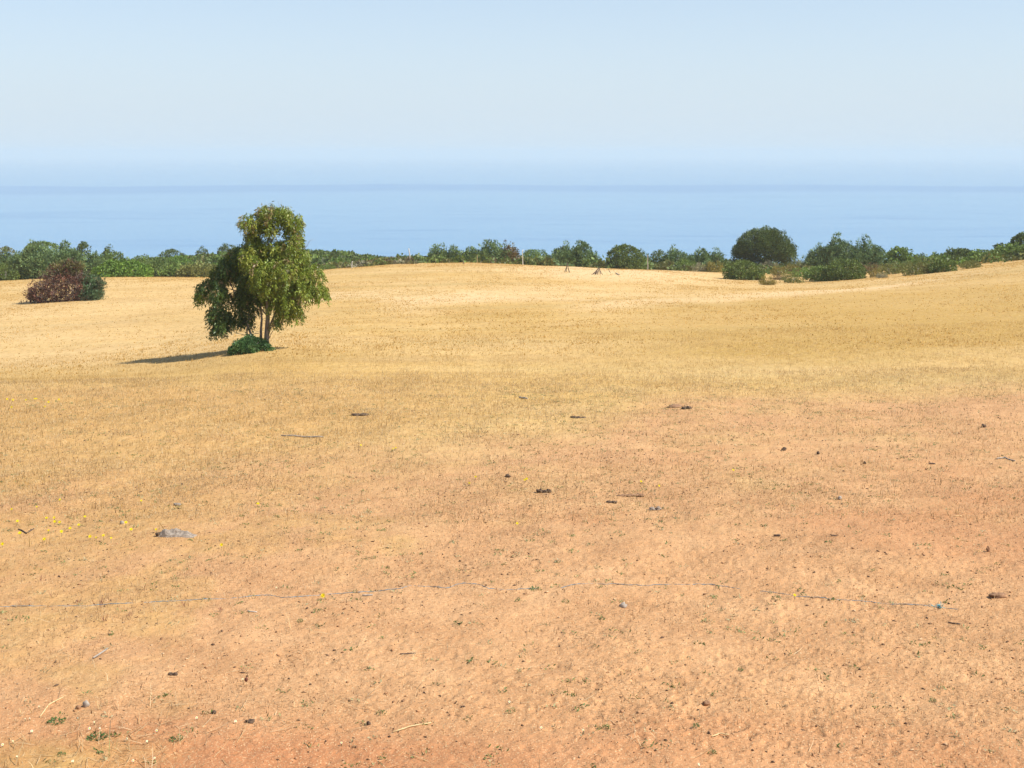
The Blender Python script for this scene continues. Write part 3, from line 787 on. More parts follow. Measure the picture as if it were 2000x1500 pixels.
def shrub(name, u, vt, w, Y, style, pal, label, lob=None, cat='shrub', seed=None, shape='dome', detail=1.0, sunk=0.0):
    """a bush whose top reaches row vt, w wide, standing on the ground at distance Y"""
    seed = seed if seed is not None else int(u * 7 + vt)
    r = np.random.default_rng(seed)
    b = at(u, Y); s = Y / FPX
    topz = -(vt - VH) * s
    H = max(0.35, topz - b.z); R = w * s / 2 * (1.12 if style in ('juniper', 'broad') else 1.04)
    root = empty(name, b)
    tag(root, label, cat)
    lobes = []
    if shape == 'dome':
        lobes.append((0, 0, H * 0.40, R * 0.82, R * 0.8, H * 0.56))
        for k in range(7):
            a = 2 * math.pi * k / 7 + r.uniform(-.3, .3); q = r.uniform(0.45, 0.62)
            hh = H * r.uniform(0.30, 0.62)
            lobes.append((math.cos(a) * R * q, math.sin(a) * R * q, hh * 0.62, R * r.uniform(0.32, 0.42), R * 0.4, hh * 0.55))
        lobes.append((R * r.uniform(-.25, .25), 0, H * 0.66, R * 0.45, R * 0.45, H * 0.33))
    elif shape == 'ragged':
        for k in range(17):
            a = r.uniform(0, 2 * math.pi); q = math.sqrt(r.uniform(0, 1)) * 0.80
            hh = H * (1.0 - 0.50 * q) * r.uniform(0.55, 1.0)
            lobes.append((math.cos(a) * R * q, math.sin(a) * R * q * 0.7, hh * 0.62, R * r.uniform(0.15, 0.26), R * 0.22, hh * 0.38))
        lobes.append((0, 0, H * 0.34, R * 0.66, R * 0.55, H * 0.36))
        lobes.append((R * r.uniform(-.3, .3), 0, H * 0.66, R * 0.22, R * 0.22, H * 0.33))
    elif shape == 'cone':
        for k in range(6):
            t = k / 5
            lobes.append((r.normal() * R * 0.08, 0, H * (0.18 + 0.70 * t), R * (0.85 - 0.60 * t), R * (0.8 - 0.55 * t), H * 0.17))
    elif shape == 'tree':
        lobes.append((0, 0, H * 0.58, R * 0.78, R * 0.75, H * 0.36))
        for k in range(14):
            a = 2 * math.pi * k / 14 * 2.4; q = 0.35 + 0.45 * ((k * 0.618) % 1)
            lobes.append((math.cos(a) * R * q, math.sin(a) * R * q, H * (0.42 + 0.34 * (((k * 0.38) % 1)) * (1.25 - q)), R * r.uniform(0.24, 0.34), R * 0.3, H * r.uniform(0.13, 0.19)))
        lobes.append((0, 0, H * 0.80, R * 0.45, R * 0.45, H * 0.18))
        lobes.append((-R * 0.66, 0, H * 0.27, R * 0.32, R * 0.32, H * 0.22)); lobes.append((R * 0.70, 0, H * 0.33, R * 0.28, R * 0.28, H * 0.18))
    if lob: lobes = lob
    arr = np.array(lobes)
    area = sum(a[3] * a[5] + a[3] * a[4] + a[4] * a[5] for a in arr) * 4
    sc = float(np.clip((R + H) * 0.42, 0.45, 1.15))
    ncl = int(np.clip(area / (sc * sc) * 2.7 * detail, 22, 900))
    v, f, c = foliage(lobes, ncl, style, PAL[pal], seed, sc * 0.92, 0.85)
    mesh_object('crown', v, f, M_LEAF, root, c)
    if shape == 'tree':
        ch = [([Vector((0, 0, -0.2)), Vector((0.05, 0, H * 0.25)), Vector((-0.05, 0, H * 0.55))], [0.22, 0.17, 0.1])]
        tubes_object('trunk', ch, M_DARKWOOD, root, 8)
        for k in range(6):
            a = k * 1.05
            tubes_object('limb', [([Vector((0, 0, H * 0.12)), Vector((math.cos(a) * R * 0.3, math.sin(a) * R * 0.3, H * 0.3)), Vector((math.cos(a) * R * 0.55, math.sin(a) * R * 0.5, H * 0.55))], [0.12, 0.09, 0.05])], M_DARKWOOD, root, 6)
    else:
        for k in range(3):
            a = r.uniform(0, 6.28)
            tubes_object('stem', [([Vector((math.cos(a) * R * 0.15, math.sin(a) * R * 0.15, -0.15)), Vector((math.cos(a) * R * 0.3, math.sin(a) * R * 0.3, H * 0.3)), Vector((math.cos(a) * R * 0.4, math.sin(a) * R * 0.4, H * 0.62))], [0.05, 0.04, 0.02])], M_WOOD, root, 5)
    return root

S = shrub
# --- left of the eucalyptus
S('round_bush', 10, 518, 46, 146, 'mastic', 'mastic', 'dark olive rounded bush at the left edge of the photo, in front of the junipers')
S('juniper_shrub', 22, 488, 70, 158, 'juniper', 'juniper', 'grey green juniper rising behind the dark olive bush at the left edge', shape='ragged')
S('juniper_shrub', 72, 476, 100, 158, 'juniper', 'juniper', 'tallest grey green juniper of the thicket behind the withered bush', shape='ragged')
S('juniper_shrub', 128, 478, 92, 160, 'juniper', 'juniper', 'broad grey green juniper in the middle of the thicket behind the withered bush', shape='ragged')
S('juniper_shrub', 176, 496, 62, 158, 'juniper', 'juniper', 'grey green juniper at the right end of the thicket, above the withered bush', shape='ragged')
S('round_bush', 84, 473, 110, 200, 'mastic', 'mid', 'mid green mound just topping the grey green juniper thicket')
S('round_bush', 12, 484, 50, 200, 'mastic', 'olive', 'olive mound behind the junipers at the left edge of the photo')
S('small_tree', 163, 475, 20, 205, 'broad', 'dark', 'small round dark tree against the sea, above the juniper thicket', cat='tree')
S('small_tree', 211, 484, 24, 210, 'juniper', 'dark', 'small cone shaped tree against the sea, above the light green bush', cat='tree', shape='cone')
S('leafy_bush', 214, 498, 70, 172, 'juniper', 'juniper2', 'light green bush between juniper thicket and bright green bush')
S('leafy_bush', 238, 517, 108, 152, 'broad', 'bright', 'low wide bright green bush on the edge of the golden field')
S('round_bush', 280, 501, 60, 195, 'mastic', 'mid', 'green mound behind the bright green bush')
S('round_bush', 335, 489, 58, 235, 'mastic', 'dark', 'dark oval bush against the sea on the left hillside')
S('round_bush', 346, 503, 64, 205, 'mastic', 'bright', 'bright green dome just below the dark oval bush')
S('leafy_bush', 312, 511, 54, 175, 'juniper', 'juniper2', 'green bush right of the bright green bush, above the field edge')
S('leafy_bush', 385, 520, 72, 165, 'broad', 'olive', 'olive bush above the field edge, left of the eucalyptus crown')
S('leafy_bush', 345, 521, 50, 168, 'broad', 'mid', 'small green bush between the olive bush and bright green bush')
S('round_bush', 395, 483, 22, 265, 'mastic', 'dark', 'small dark round bush on the crest of the left hillside')
S('round_bush', 446, 478, 44, 265, 'mastic', 'dark', 'dark dome bush on the hill crest, just left of the eucalyptus top')
S('leafy_bush', 425, 505, 40, 215, 'broad', 'mid', 'green bush touching the left side of the eucalyptus crown')
# --- centre
S('heath_bush', 640, 519, 34, 157, 'heath', 'mid', 'small green mound at the field edge, right of the eucalyptus')
S('heath_bush', 720, 515, 26, 166, 'heath', 'brown', 'small brown mound between the green hillside and the field')
S('heath_bush', 748, 507, 48, 178, 'heath', 'yolive', 'yellowish olive mound left of the tall pale pole')
S('heath_bush', 787, 507, 42, 182, 'heath', 'olive', 'olive mound right behind the tall pale pole')
S('juniper_shrub', 857, 482, 40, 180, 'juniper', 'juniper', 'compact juniper standing just right of the tall pale pole', shape='ragged')
S('juniper_shrub', 887, 483, 30, 180, 'juniper', 'juniper', 'narrow pointed juniper, second to the right of the tall pale pole', shape='ragged')
S('juniper_shrub', 925, 486, 46, 180, 'juniper', 'juniper2', 'juniper at the left end of the clump above the dark fence post', shape='ragged')
S('juniper_shrub', 962, 471, 56, 180, 'juniper', 'juniper', 'tallest juniper of the clump above the dark fence post', shape='ragged')
S('juniper_shrub', 992, 477, 38, 180, 'juniper', 'brown', 'half brown juniper at the right end of the clump above the dark post', shape='ragged')
S('heath_bush', 961, 503, 18, 177, 'heath', 'brown', 'small brown bush in front of the tallest juniper of its clump')
S('round_bush', 1046, 489, 66, 205, 'mastic', 'mid', 'green dome behind the pale forked pole')
S('juniper_shrub', 1034, 499, 40, 185, 'juniper', 'juniper2', 'low light green juniper just right of the pale forked pole', shape='ragged')
S('heath_bush', 1060, 507, 34, 178, 'heath', 'yolive', 'olive mound between pale forked pole and the big central juniper')
S('juniper_shrub', 1098, 476, 52, 180, 'juniper', 'juniper', 'left half of the big central pair of junipers', shape='ragged')
S('juniper_shrub', 1132, 474, 66, 181, 'juniper', 'juniper', 'right half of the big central pair of junipers', shape='ragged')
S('juniper_shrub', 1158, 497, 32, 179, 'juniper', 'juniper2', 'low juniper between the big central pair and the round mastic bush', shape='ragged')
S('round_bush', 1221, 481, 76, 177, 'mastic', 'mastic', 'large smooth round dark bush alone against the sea in the middle', detail=1.5)
S('juniper_shrub', 1257, 489, 22, 182, 'juniper', 'juniper', 'thin juniper between the large round bush and the straight post', shape='ragged')
S('round_bush', 1287, 491, 38, 183, 'mastic', 'mastic', 'olive round bush just right of the straight grey post')
S('juniper_shrub', 1322, 487, 56, 183, 'juniper', 'juniper', 'bluish juniper right of the olive round bush and straight post', shape='ragged')
S('juniper_shrub', 1368, 486, 50, 183, 'juniper', 'juniper', 'bluish juniper with pointed tips, second from the right of its row', shape='ragged')
S('juniper_shrub', 1399, 485, 34, 184, 'juniper', 'juniper', 'pointed bluish juniper at the right end of its row, before the round tree', shape='ragged')
S('heath_bush', 1300, 514, 44, 178, 'heath', 'olive', 'low olive heath at the foot of the straight grey post')
S('heath_bush', 1340, 509, 46, 178, 'heath', 'mid', 'low green heath below the bluish junipers')
S('heath_bush', 1365, 516, 28, 174, 'heath', 'grey', 'low grey heath at the field edge below the bluish junipers')
S('heath_bush', 1395, 513, 40, 174, 'heath', 'yolive', 'low yellow olive heath below the pointed bluish juniper')
# --- right
S('round_pine', 1493, 447, 114, 195, 'pine', 'dark', 'large round topped dark green tree standing alone against the sea', cat='tree', shape='tree', detail=2.6)
S('round_bush', 1450, 513, 78, dist_for(1450, 546), 'mastic', 'mastic', 'dense dark green dome bush in the sand below the round tree', detail=1.3)
S('round_bush', 1607, 523, 70, dist_for(1607, 548), 'mastic', 'mid', 'low left half of the wide dark bush at the field edge')
S('round_bush', 1650, 510, 84, dist_for(1650, 546), 'mastic', 'mastic', 'taller right half of the wide dark bush at the field edge', detail=1.2)
S('juniper_shrub', 1600, 482, 52, 190, 'juniper', 'juniper', 'lower left shoulder of the biggest juniper mass on the right', shape='ragged')
S('juniper_shrub', 1643, 463, 84, 190, 'juniper', 'juniper', 'biggest juniper on the right, left of its two summits', shape='ragged')
S('juniper_shrub', 1696, 465, 72, 191, 'juniper', 'juniper', 'biggest juniper on the right, right of its two summits', shape='ragged')
S('leafy_bush', 1757, 487, 50, 184, 'broad', 'mid', 'fresh green leafy bush right of the biggest juniper')
S('juniper_shrub', 1800, 500, 36, 186, 'juniper', 'juniper', 'low juniper right of the fresh green leafy bush', shape='ragged')
S('juniper_shrub', 1832, 494, 42, 184, 'juniper', 'juniper2', 'light juniper behind the short white post', shape='ragged')
S('round_bush', 1876, 490, 56, 186, 'broad', 'dark', 'dark dome bush above the short white post')
S('round_bush', 1912, 494, 40, 180, 'broad', 'mid', 'green bush at the start of the hedge climbing the right slope')
S('round_bush', 1942, 492, 50, 170, 'mastic', 'mastic', 'dark bush in the middle of the hedge climbing the right slope')
S('small_tree', 1952, 480, 17, 185, 'broad', 'dark', 'small round crown sticking out of the hedge on the right slope', cat='tree')
S('round_bush', 1974, 482, 60, 172, 'broad', 'mid', 'bright bush near the upper end of the hedge on the right slope')
S('round_bush', 2003, 458, 56, 185, 'broad', 'dark', 'tall dark bush at the right edge of the photo')
S('round_bush', 2030, 475, 60, 165, 'broad', 'mid', 'green bush cut off by the right edge of the photo')
heaths = [
    (1470, 506, 52, 522, 'mid', 'low green scrub under the left side of the round tree'),
    (1520, 505, 56, 522, 'mid', 'low green scrub under the right side of the round tree'),
    (1502, 512, 34, 527, 'grey', 'greyish heath bush behind the dense dark green dome'),
    (1522, 523, 30, 537, 'yolive', 'yellow olive heath cushion in the sand, below the round tree'),
    (1546, 520, 38, 531, 'yolive', 'rusty yellow heath cushion behind the bright green cushion'),
    (1566, 528, 44, 541, 'bright', 'bright green low cushion in the sand left of the wide dark bush'),
    (1586, 522, 20, 535, 'grey', 'pale bleached heath cushion touching the wide dark bush'),
    (1499, 543, 34, 556, 'yolive', 'yellow olive cushion nearest to the field, below the round tree'),
    (1520, 538, 24, 546, 'brown', 'small brownish cushion between two yellow olive cushions'),
    (1547, 537, 40, 553, 'olive', 'olive cushion at the field edge left of the wide dark bush'),
    (1484, 540, 18, 547, 'brown', 'small brown cushion beside the dense dark green dome'),
    (1555, 509, 44, 521, 'olive', 'olive scrub between the round tree and the biggest juniper'),
    (1585, 509, 44, 522, 'mid', 'green scrub at the left foot of the biggest juniper'),
    (1616, 511, 40, 522, 'olive', 'olive scrub at the foot of the biggest juniper'),
    (1700, 518, 50, 532, 'brown', 'brownish scrub between the wide dark bush and fresh green bush'),
    (1710, 526, 26, 541, 'yolive', 'yellow olive cushion right of the wide dark bush'),
    (1723, 534, 22, 543, 'grey', 'pale grey cushion right of the wide dark bush'),
    (1740, 517, 50, 535, 'olive', 'olive scrub below the fresh green leafy bush'),
    (1788, 515, 58, 537, 'olive', 'flat olive brown bush at the field edge, left of the white post'),
    (1842, 511, 56, 532, 'mastic', 'dark flat topped bush just left of the short white post'),
    (1815, 517, 40, 534, 'brown', 'brownish bush second left of the short white post'),
    (1895, 512, 44, 525, 'olive', 'olive bush just right of the short white post'),
    (1425, 510, 40, 524, 'olive', 'olive scrub between the bluish junipers and the round tree'),
]
for (u, vt, w, vb, pal, lb) in heaths:
    S('heath_bush', u, vt, w, dist_for(u, vb), 'heath' if pal not in ('mastic',) else 'mastic', pal, lb)

# scrub that covers the coastal slope as one mass
def scrub_mass():
    r = np.random.default_rng(77)
    V, F, K, off = [], [], [], 0
    def region(n, u0, u1, y0, y1, pals, hr, rr, cond=None):
        nonlocal off
        for i in range(n):
            u = r.uniform(u0, u1); Y = math.sqrt(r.uniform(y0 * y0, y1 * y1))
            if cond and not cond(u, Y): continue
            x = (u - UH) / FPX * Y
            z = float(base_z(np.array([x]), np.array([Y]))[0])
            R = r.uniform(*rr); H = r.uniform(*hr)
            pal = np.array(PAL[pals[int(r.integers(0, len(pals)))]])
            m = int(28 + 26 * R)
            d = unit(r.normal(size=(m, 3))); d[:, 2] = np.abs(d[:, 2])
            P = d * np.array([R, R, H]) * r.uniform(0.75, 1.05, (m, 1)) + np.array([x, Y, z - 0.1])
            D = unit(d * 0.5 + np.array([0, 0, 0.25]) + r.normal(size=(m, 3)) * 0.9)
            L = r.uniform(0.25, 0.54, m) * (0.6 + 0.35 * R); W = L * r.uniform(0.6, 1.0, m)
            c = pal[r.integers(0, len(pal), m)] * r.uniform(0.8, 1.2, (m, 1)) * r.uniform(0.55, 1.05)
            v, f = leaf_quads(P, D, L, W, r)
            V.append(v); F.append(f + off); off += len(v); K.append(np.repeat(c, 4, 0))
    region(880, 540, 880, 190, 330, ['mid', 'mastic', 'bright', 'mid', 'dark', 'mastic'], (0.5, 1.9), (0.8, 2.4))
    region(760, 230, 560, 180, 320, ['mid', 'olive', 'mid', 'juniper2', 'bright'], (0.6, 1.6), (0.9, 2.0))
    region(330, 560, 800, 160, 200, ['olive', 'mid', 'brown', 'grey', 'olive'], (0.3, 0.9), (0.6, 1.3))
    region(160, -500, 230, 160, 260, ['mid', 'juniper', 'olive'], (0.8, 2.0), (1.0, 2.0))
    region(620, 780, 1450, 174, 225, ['mid', 'olive', 'juniper', 'juniper2', 'mastic'], (0.4, 1.5), (0.6, 1.5))
    region(420, 1430, 1800, 172, 222, ['olive', 'mid', 'yolive', 'brown', 'mid'], (0.3, 0.7), (0.5, 1.1))
    region(420, 1740, 2500, 160, 230, ['mid', 'dark', 'bright', 'olive'], (0.6, 1.5), (0.8, 1.8))
    o = mesh_object('coastal_scrub', np.concatenate(V), np.concatenate(F), M_LEAF, None, np.clip(np.concatenate(K), 0, 1))
    tag(o, 'dense green and olive scrub covering the slope above the sea', 'scrub', kind='stuff')
scrub_mass()

# ------------------------------------------------------------------ dry grass, straw litter
def blades(n, y0, y1, umin, umax, hr, wr, dens, pal, seed, lean=0.5, flat=0.0, bend=True, zoff=0.0, cluster=1, spread=0.08):
    r = np.random.default_rng(seed)
    n = int(n * (1 + 2 * 2.6 * FPX / (0.5 * (y0 + y1)) / (umax - umin)))
    Y = np.sqrt(r.uniform(y0 * y0, y1 * y1, n)); u = r.uniform(umin, umax, n)
    x = (u - UH) / FPX * Y + np.sign(u - UH) * 2.6 * np.abs(u - UH) / (umax - UH)
    g = grass_mask(x, Y)
    keep = r.random(n) < dens(g, x, Y)
    x, Y, g = x[keep], Y[keep], g[keep]
    if cluster > 1:
        tone = np.repeat(r.uniform(0.88, 1.2, len(x)), cluster)
        x = np.repeat(x, cluster); Y = np.repeat(Y, cluster)
        x = x + r.normal(size=len(x)) * spread; Y = Y + r.normal(size=len(x)) * spread
    else:
        tone = np.ones(len(x))
    n = len(x)
    z = ground_z(x, Y) + zoff
    P = np.stack([x, Y, z], 1)
    an = r.uniform(0, 2 * math.pi, n)
    h = r.uniform(hr[0], hr[1], n) * r.uniform(0.5, 1.0, n); w = r.uniform(wr[0], wr[1], n)
    isflat = r.random(n) < flat
    tilt = np.where(isflat, r.uniform(1.35, 1.55, n), np.abs(r.normal(size=n)) * lean)
    D = np.stack([np.sin(tilt) * np.cos(an), np.sin(tilt) * np.sin(an), np.cos(tilt)], 1)
    a2 = an + math.pi / 2 + r.normal(size=n) * 0.6
    Sd = np.stack([np.cos(a2), np.sin(a2), r.normal(size=n) * 0.15], 1)
    pal = np.array(pal); c = pal[r.integers(0, len(pal), n)] * r.uniform(0.85, 1.15, (n, 1)) * tone[:, None]
    if bend:
        curl = np.stack([np.cos(an + 0.5), np.sin(an + 0.5), -0.35 * np.ones(n)], 1) * (h * 0.22)[:, None]
        P[:, 2] += np.where(isflat, 0.006, -0.004)
        m1 = P + D * (h * 0.55)[:, None]; t1 = P + D * h[:, None] + np.where(isflat[:, None], curl * np.array([1, 1, 0]), curl)
        v = np.stack([P - Sd * (w / 2)[:, None], P + Sd * (w / 2)[:, None], m1 + Sd * (w * 0.42)[:, None], m1 - Sd * (w * 0.42)[:, None], t1], 1).reshape(-1, 3)
        b = np.arange(n)[:, None] * 5
        f = np.concatenate([b + np.array([[0, 1, 2]]), b + np.array([[0, 2, 3]]), b + np.array([[3, 2, 4]])], 0)
        return v, f, np.repeat(c, 5, 0)
    t1 = P + D * h[:, None]
    v = np.stack([P - Sd * (w / 2)[:, None], P + Sd * (w / 2)[:, None], t1], 1).reshape(-1, 3)
    return v, np.arange(n * 3).reshape(n, 3), np.repeat(c, 3, 0)

STRAW = [(0.62, 0.46, 0.23), (0.56, 0.38, 0.17), (0.66, 0.51, 0.29), (0.50, 0.32, 0.13), (0.45, 0.28, 0.11)]
GOLD = [(0.60, 0.41, 0.17), (0.55, 0.35, 0.12), (0.64, 0.46, 0.21), (0.48, 0.30, 0.10), (0.40, 0.26, 0.10)]
LITTER = [(0.62, 0.45, 0.24), (0.50, 0.33, 0.16), (0.34, 0.21, 0.11), (0.20, 0.12, 0.07), (0.68, 0.54, 0.33), (0.26, 0.16, 0.09)]

def join(name, parts, label, cat):
    V, F, K, off = [], [], [], 0
    for v, f, c in parts:
        V.append(v); F.append(f + off); K.append(c); off += len(v)
    o = mesh_object(name, np.concatenate(V), np.concatenate(F), M_STRAW, None, np.clip(np.concatenate(K), 0, 1))
    tag(o, label, cat, kind='stuff')

patch = lambda x, y, s: smoothstep(-0.25, 0.35, fbm(x * 0.9, y * 0.6, s, 3))
corner = lambda x, y: smoothstep(12.6, 10.2, y) * smoothstep(-1.2, -3.4, x)
MIDLIT = [(0.60, 0.43, 0.22), (0.50, 0.33, 0.15), (0.38, 0.24, 0.12), (0.66, 0.50, 0.28), (0.30, 0.20, 0.10)]
PALESTRAW = [(0.70, 0.54, 0.30), (0.66, 0.49, 0.25), (0.74, 0.60, 0.37), (0.60, 0.42, 0.20)]
join('straw_litter', [
    blades(190000, 8.5, 24, -150, 2150, (0.02, 0.075), (0.004, 0.009), lambda g, x, y: 0.30 + 0.70 * patch(x, y, 11), LITTER, 3, 0.9, 0.65, bend=False),
    blades(170000, 8.5, 26, -150, 2150, (0.03, 0.10), (0.004, 0.008), lambda g, x, y: (0.16 + 0.84 * g) * (0.25 + 0.75 * patch(x, y, 17)), PALESTRAW, 9, 0.9, 0.6, bend=False),
    blades(50000, 8.5, 26, -150, 2150, (0.05, 0.16), (0.0025, 0.0045), lambda g, x, y: (0.10 + 0.90 * g) * (0.3 + 0.7 * patch(x, y, 12)), STRAW, 4, 0.7, 0.30),
    blades(7000, 8.5, 15, -150, 1300, (0.12, 0.32), (0.005, 0.008), lambda g, x, y: 0.05 + 0.7 * corner(x, y), [(0.70, 0.54, 0.30), (0.75, 0.61, 0.38)], 8, 0.9, 0.65),
    blades(150000, 20, 44, -150, 2150, (0.05, 0.16), (0.007, 0.016), lambda g, x, y: 0.25 + 0.75 * patch(x, y, 13), MIDLIT, 5, 0.9, 0.55, bend=False),
    blades(150000, 20, 44, -150, 2150, (0.05, 0.16), (0.007, 0.015), lambda g, x, y: (0.2 + 0.8 * g) * (0.3 + 0.7 * patch(x, y, 18)), PALESTRAW, 10, 0.8, 0.4, bend=False),
], 'dry straw litter and stubble strewn over the reddish soil', 'straw')
FAR = [(0.61, 0.395, 0.135), (0.57, 0.355, 0.105), (0.65, 0.445, 0.175), (0.55, 0.335, 0.095), (0.51, 0.315, 0.088)]
join('dry_grass', [
    blades(200000, 18, 62, -150, 2150, (0.06, 0.20), (0.006, 0.013), lambda g, x, y: g * g * (0.35 + 0.65 * patch(x, y, 14)), GOLD, 6, 0.7, 0.15, bend=False),
    blades(150000, 50, 178, -250, 2250, (0.04, 0.12), (0.035, 0.07), lambda g, x, y: (0.25 + 0.75 * smoothstep(-0.25, 0.3, fbm(x * 0.14, y * 0.08, 15, 3))) * (0.3 + 0.7 * smoothstep(-0.3, 0.3, fbm(x * 0.8, y * 0.5, 16, 2))), FAR, 7, 0.85, 0.1, bend=False, cluster=3, spread=0.14),
], 'golden dry grass covering the field', 'grass')

def crumbs():
    r = np.random.default_rng(55)
    n = 50000
    Y = np.sqrt(r.uniform(8.5 ** 2, 36 ** 2, n)); u = r.uniform(-150, 2150, n)
    x = (u - UH) / FPX * Y + 2.6 * (u - UH) / 1150.0
    g = grass_mask(x, Y)
    keep = r.random(n) < (0.25 + 0.75 * patch(x, Y, 23)) * (1 - 0.6 * g) * (1 - 0.7 * smoothstep(18, 34, Y))
    x, Y = x[keep], Y[keep]; n = len(x)
    size = (0.005 + 0.011 * r.random(n) ** 3) * (1 + smoothstep(16, 34, Y) * 0.25)
    base = np.array([(1, 0, 0), (0, 1, 0), (-1, 0, 0), (0, -1, 0), (0, 0, 1), (0, 0, -1.)])
    off = base[None] * r.uniform(0.5, 1.4, (n, 6, 1)) + r.normal(size=(n, 6, 3)) * 0.18
    a = r.uniform(0, 6.28, n); ca, sa = np.cos(a)[:, None], np.sin(a)[:, None]
    off[..., 0] *= r.uniform(0.8, 2.2, n)[:, None]
    ox = off[..., 0] * ca - off[..., 1] * sa; oy = off[..., 0] * sa + off[..., 1] * ca
    off = np.stack([ox, oy, off[..., 2] * 0.8], -1) * size[:, None, None]
    v = off + np.stack([x, Y, ground_z(x, Y) + size * 0.3], 1)[:, None, :]
    tri = np.array([(0, 1, 4), (1, 2, 4), (2, 3, 4), (3, 0, 4), (1, 0, 5), (2, 1, 5), (3, 2, 5), (0, 3, 5)])
    f = (np.arange(n)[:, None, None] * 6 + tri[None]).reshape(-1, 3)
    pal = np.array([(0.42, 0.23, 0.12), (0.34, 0.18, 0.09), (0.20, 0.11, 0.06), (0.10, 0.06, 0.04), (0.13, 0.08, 0.05), (0.50, 0.33, 0.19)])
    c = pal[r.integers(0, len(pal), n)] * r.uniform(0.8, 1.2, (n, 1))
    o = mesh_object('soil_crumbs', v.reshape(-1, 3), f, M_CRUMB, None, np.repeat(c, 6, 0))
    tag(o, 'brown soil crumbs and dung crumbs strewn over the trodden field', 'soil crumbs', kind='stuff')
M_CRUMB = leaf_material('soil_crumb', 0.9, 0.0, 0.1)
crumbs()

# scattered small green weeds as ground cover
def weeds():
    r = np.random.default_rng(91)
    n = 5000
    Y = np.sqrt(r.uniform(9.0 ** 2, 40 ** 2, n)); u = r.uniform(-100, 2100, n)
    x = (u - UH) / FPX * Y + 2.6 * (u - UH) / 1100.0
    keep = r.random(n) < (0.25 + 0.75 * patch(x, Y, 19))
    x, Y = x[keep], Y[keep]; z = ground_z(x, Y); n = len(x)
    m = 11
    P = np.repeat(np.stack([x, Y, z], 1), m, 0) + r.normal(size=(n * m, 3)) * np.array([0.035, 0.035, 0.003])
    P[:, 2] += 0.004
    D = unit(r.normal(size=P.shape) * np.array([1, 1, 0.3]) + np.array([0, 0, 0.55]))
    L = r.uniform(0.015, 0.045, len(P)); W = L * 0.4
    pal = np.array([(0.17, 0.21, 0.065), (0.25, 0.26, 0.10), (0.14, 0.19, 0.06), (0.33, 0.32, 0.16), (0.40, 0.36, 0.2)])
    c = pal[np.repeat(r.integers(0, 5, n), m)] * r.uniform(0.8, 1.25, (len(P), 1))
    v, f = leaf_quads(P, D, L, W, r)
    o = mesh_object('ground_weeds', v, f, M_LEAF, None, np.repeat(c, 4, 0))
    tag(o, 'tiny green weeds dotted over the trodden soil', 'weeds', kind='stuff')
weeds()

# ------------------------------------------------------------------ fence posts and stakes at the far edge
def stake(name, u, vt, u2, vb, Y, width, mat, label, group=None, cat='post', fork=False):
    """wooden stake from its foot (u2, vb) to its head (u, vt)"""
    s = Y / FPX
    foot = at(u2, Y)
    dz = -(vt - VH) * s - foot.z
    head = Vector(((u - u2) * s, 0.05, dz))
    r = np.random.default_rng(int(u * 3 + vt))
    n = 6
    pts = [Vector((0, 0, -0.15))] + wander((0, 0, 0.0), head, n, width * 0.10, r)
    rad = [width / 2] * 2 + [width / 2 * (1 - 0.35 * i / n) for i in range(1, n + 1)]
    if fork:
        root = empty(name, foot)
        tubes_object('shaft', [(pts, rad)], mat, root, 8)
        m1 = Vector(pts[-2])
        tubes_object('fork', [([m1, m1 + Vector((0.10, 0, 0.18)), m1 + Vector((0.13, 0, 0.42))], [width * 0.3, width * 0.25, width * 0.15])], mat, root, 6)
        o = root
    else:
        o = tubes_object(name, [(pts, rad)], mat, None, 8)
        o.location = foot
    tag(o, label, cat, group)
    return o
stake('fence_pole', 798, 485, 802, 510, 172, 0.17, M_PALEWOOD, 'tall pale leaning pole against the green scrub left of the junipers')
stake('fence_pole', 1020, 488, 1021, 519, 172, 0.13, M_PALEWOOD, 'pale crooked pole with a small fork, left of the big central junipers', fork=True)
stake('fence_post', 1265, 498, 1265, 528, 168, 0.15, M_WOOD, 'straight grey post right of the large round bush')
stake('fence_post', 1866, 516, 1867, 529, 136, 0.13, M_PALEWOOD, 'short white post at the field edge on the right slope')
stake('fence_post', 688, 510, 687, 520, 152, 0.12, M_PALEWOOD, 'short grey post leaning slightly on the crest right of the eucalyptus')
stake('fence_post', 620, 519, 619, 527, 150, 0.10, M_PALEWOOD, 'small pale post at the field edge beside the eucalyptus crown')
stake('fence_post', 904, 505, 905, 517, 163, 0.13, M_DARKWOOD, 'short thick dark post on the crest below the junipers')
stake('fence_stake', 849, 498, 851, 516, 163, 0.06, M_DARKWOOD, 'thin dark stake left of the short thick dark post', cat='stake')
stake('fence_stake', 877, 509, 877, 516, 163, 0.05, M_WOOD, 'very short thin stake between thin dark stake and thick dark post', cat='stake')
stake('fence_stake', 763, 513, 765, 520, 160, 0.07, M_DARKWOOD, 'short brown stake on the crest left of the tall pale pole', cat='stake')
stake('fence_stake', 940, 509, 938, 518, 163, 0.05, M_WOOD, 'thin slanting stake right of the short thick dark post', cat='stake')
stake('fence_stake', 932, 498, 932, 513, 172, 0.06, M_STRAWSTEM, 'thin straw coloured stake in front of the juniper clump', cat='stake')
stake('fence_stake', 976, 512, 977, 519, 163, 0.06, M_WOOD, 'short thin stake on the crest below the half brown juniper', cat='stake')
stake('fence_stake', 1188, 525, 1192, 536, 140, 0.07, M_DARKWOOD, 'short leaning stake right of the leaning pile of sticks', cat='stake')
stake('fence_stake', 1209, 527, 1209, 531, 150, 0.06, M_WOOD, 'tiny stake stub below the large round bush', cat='stake')

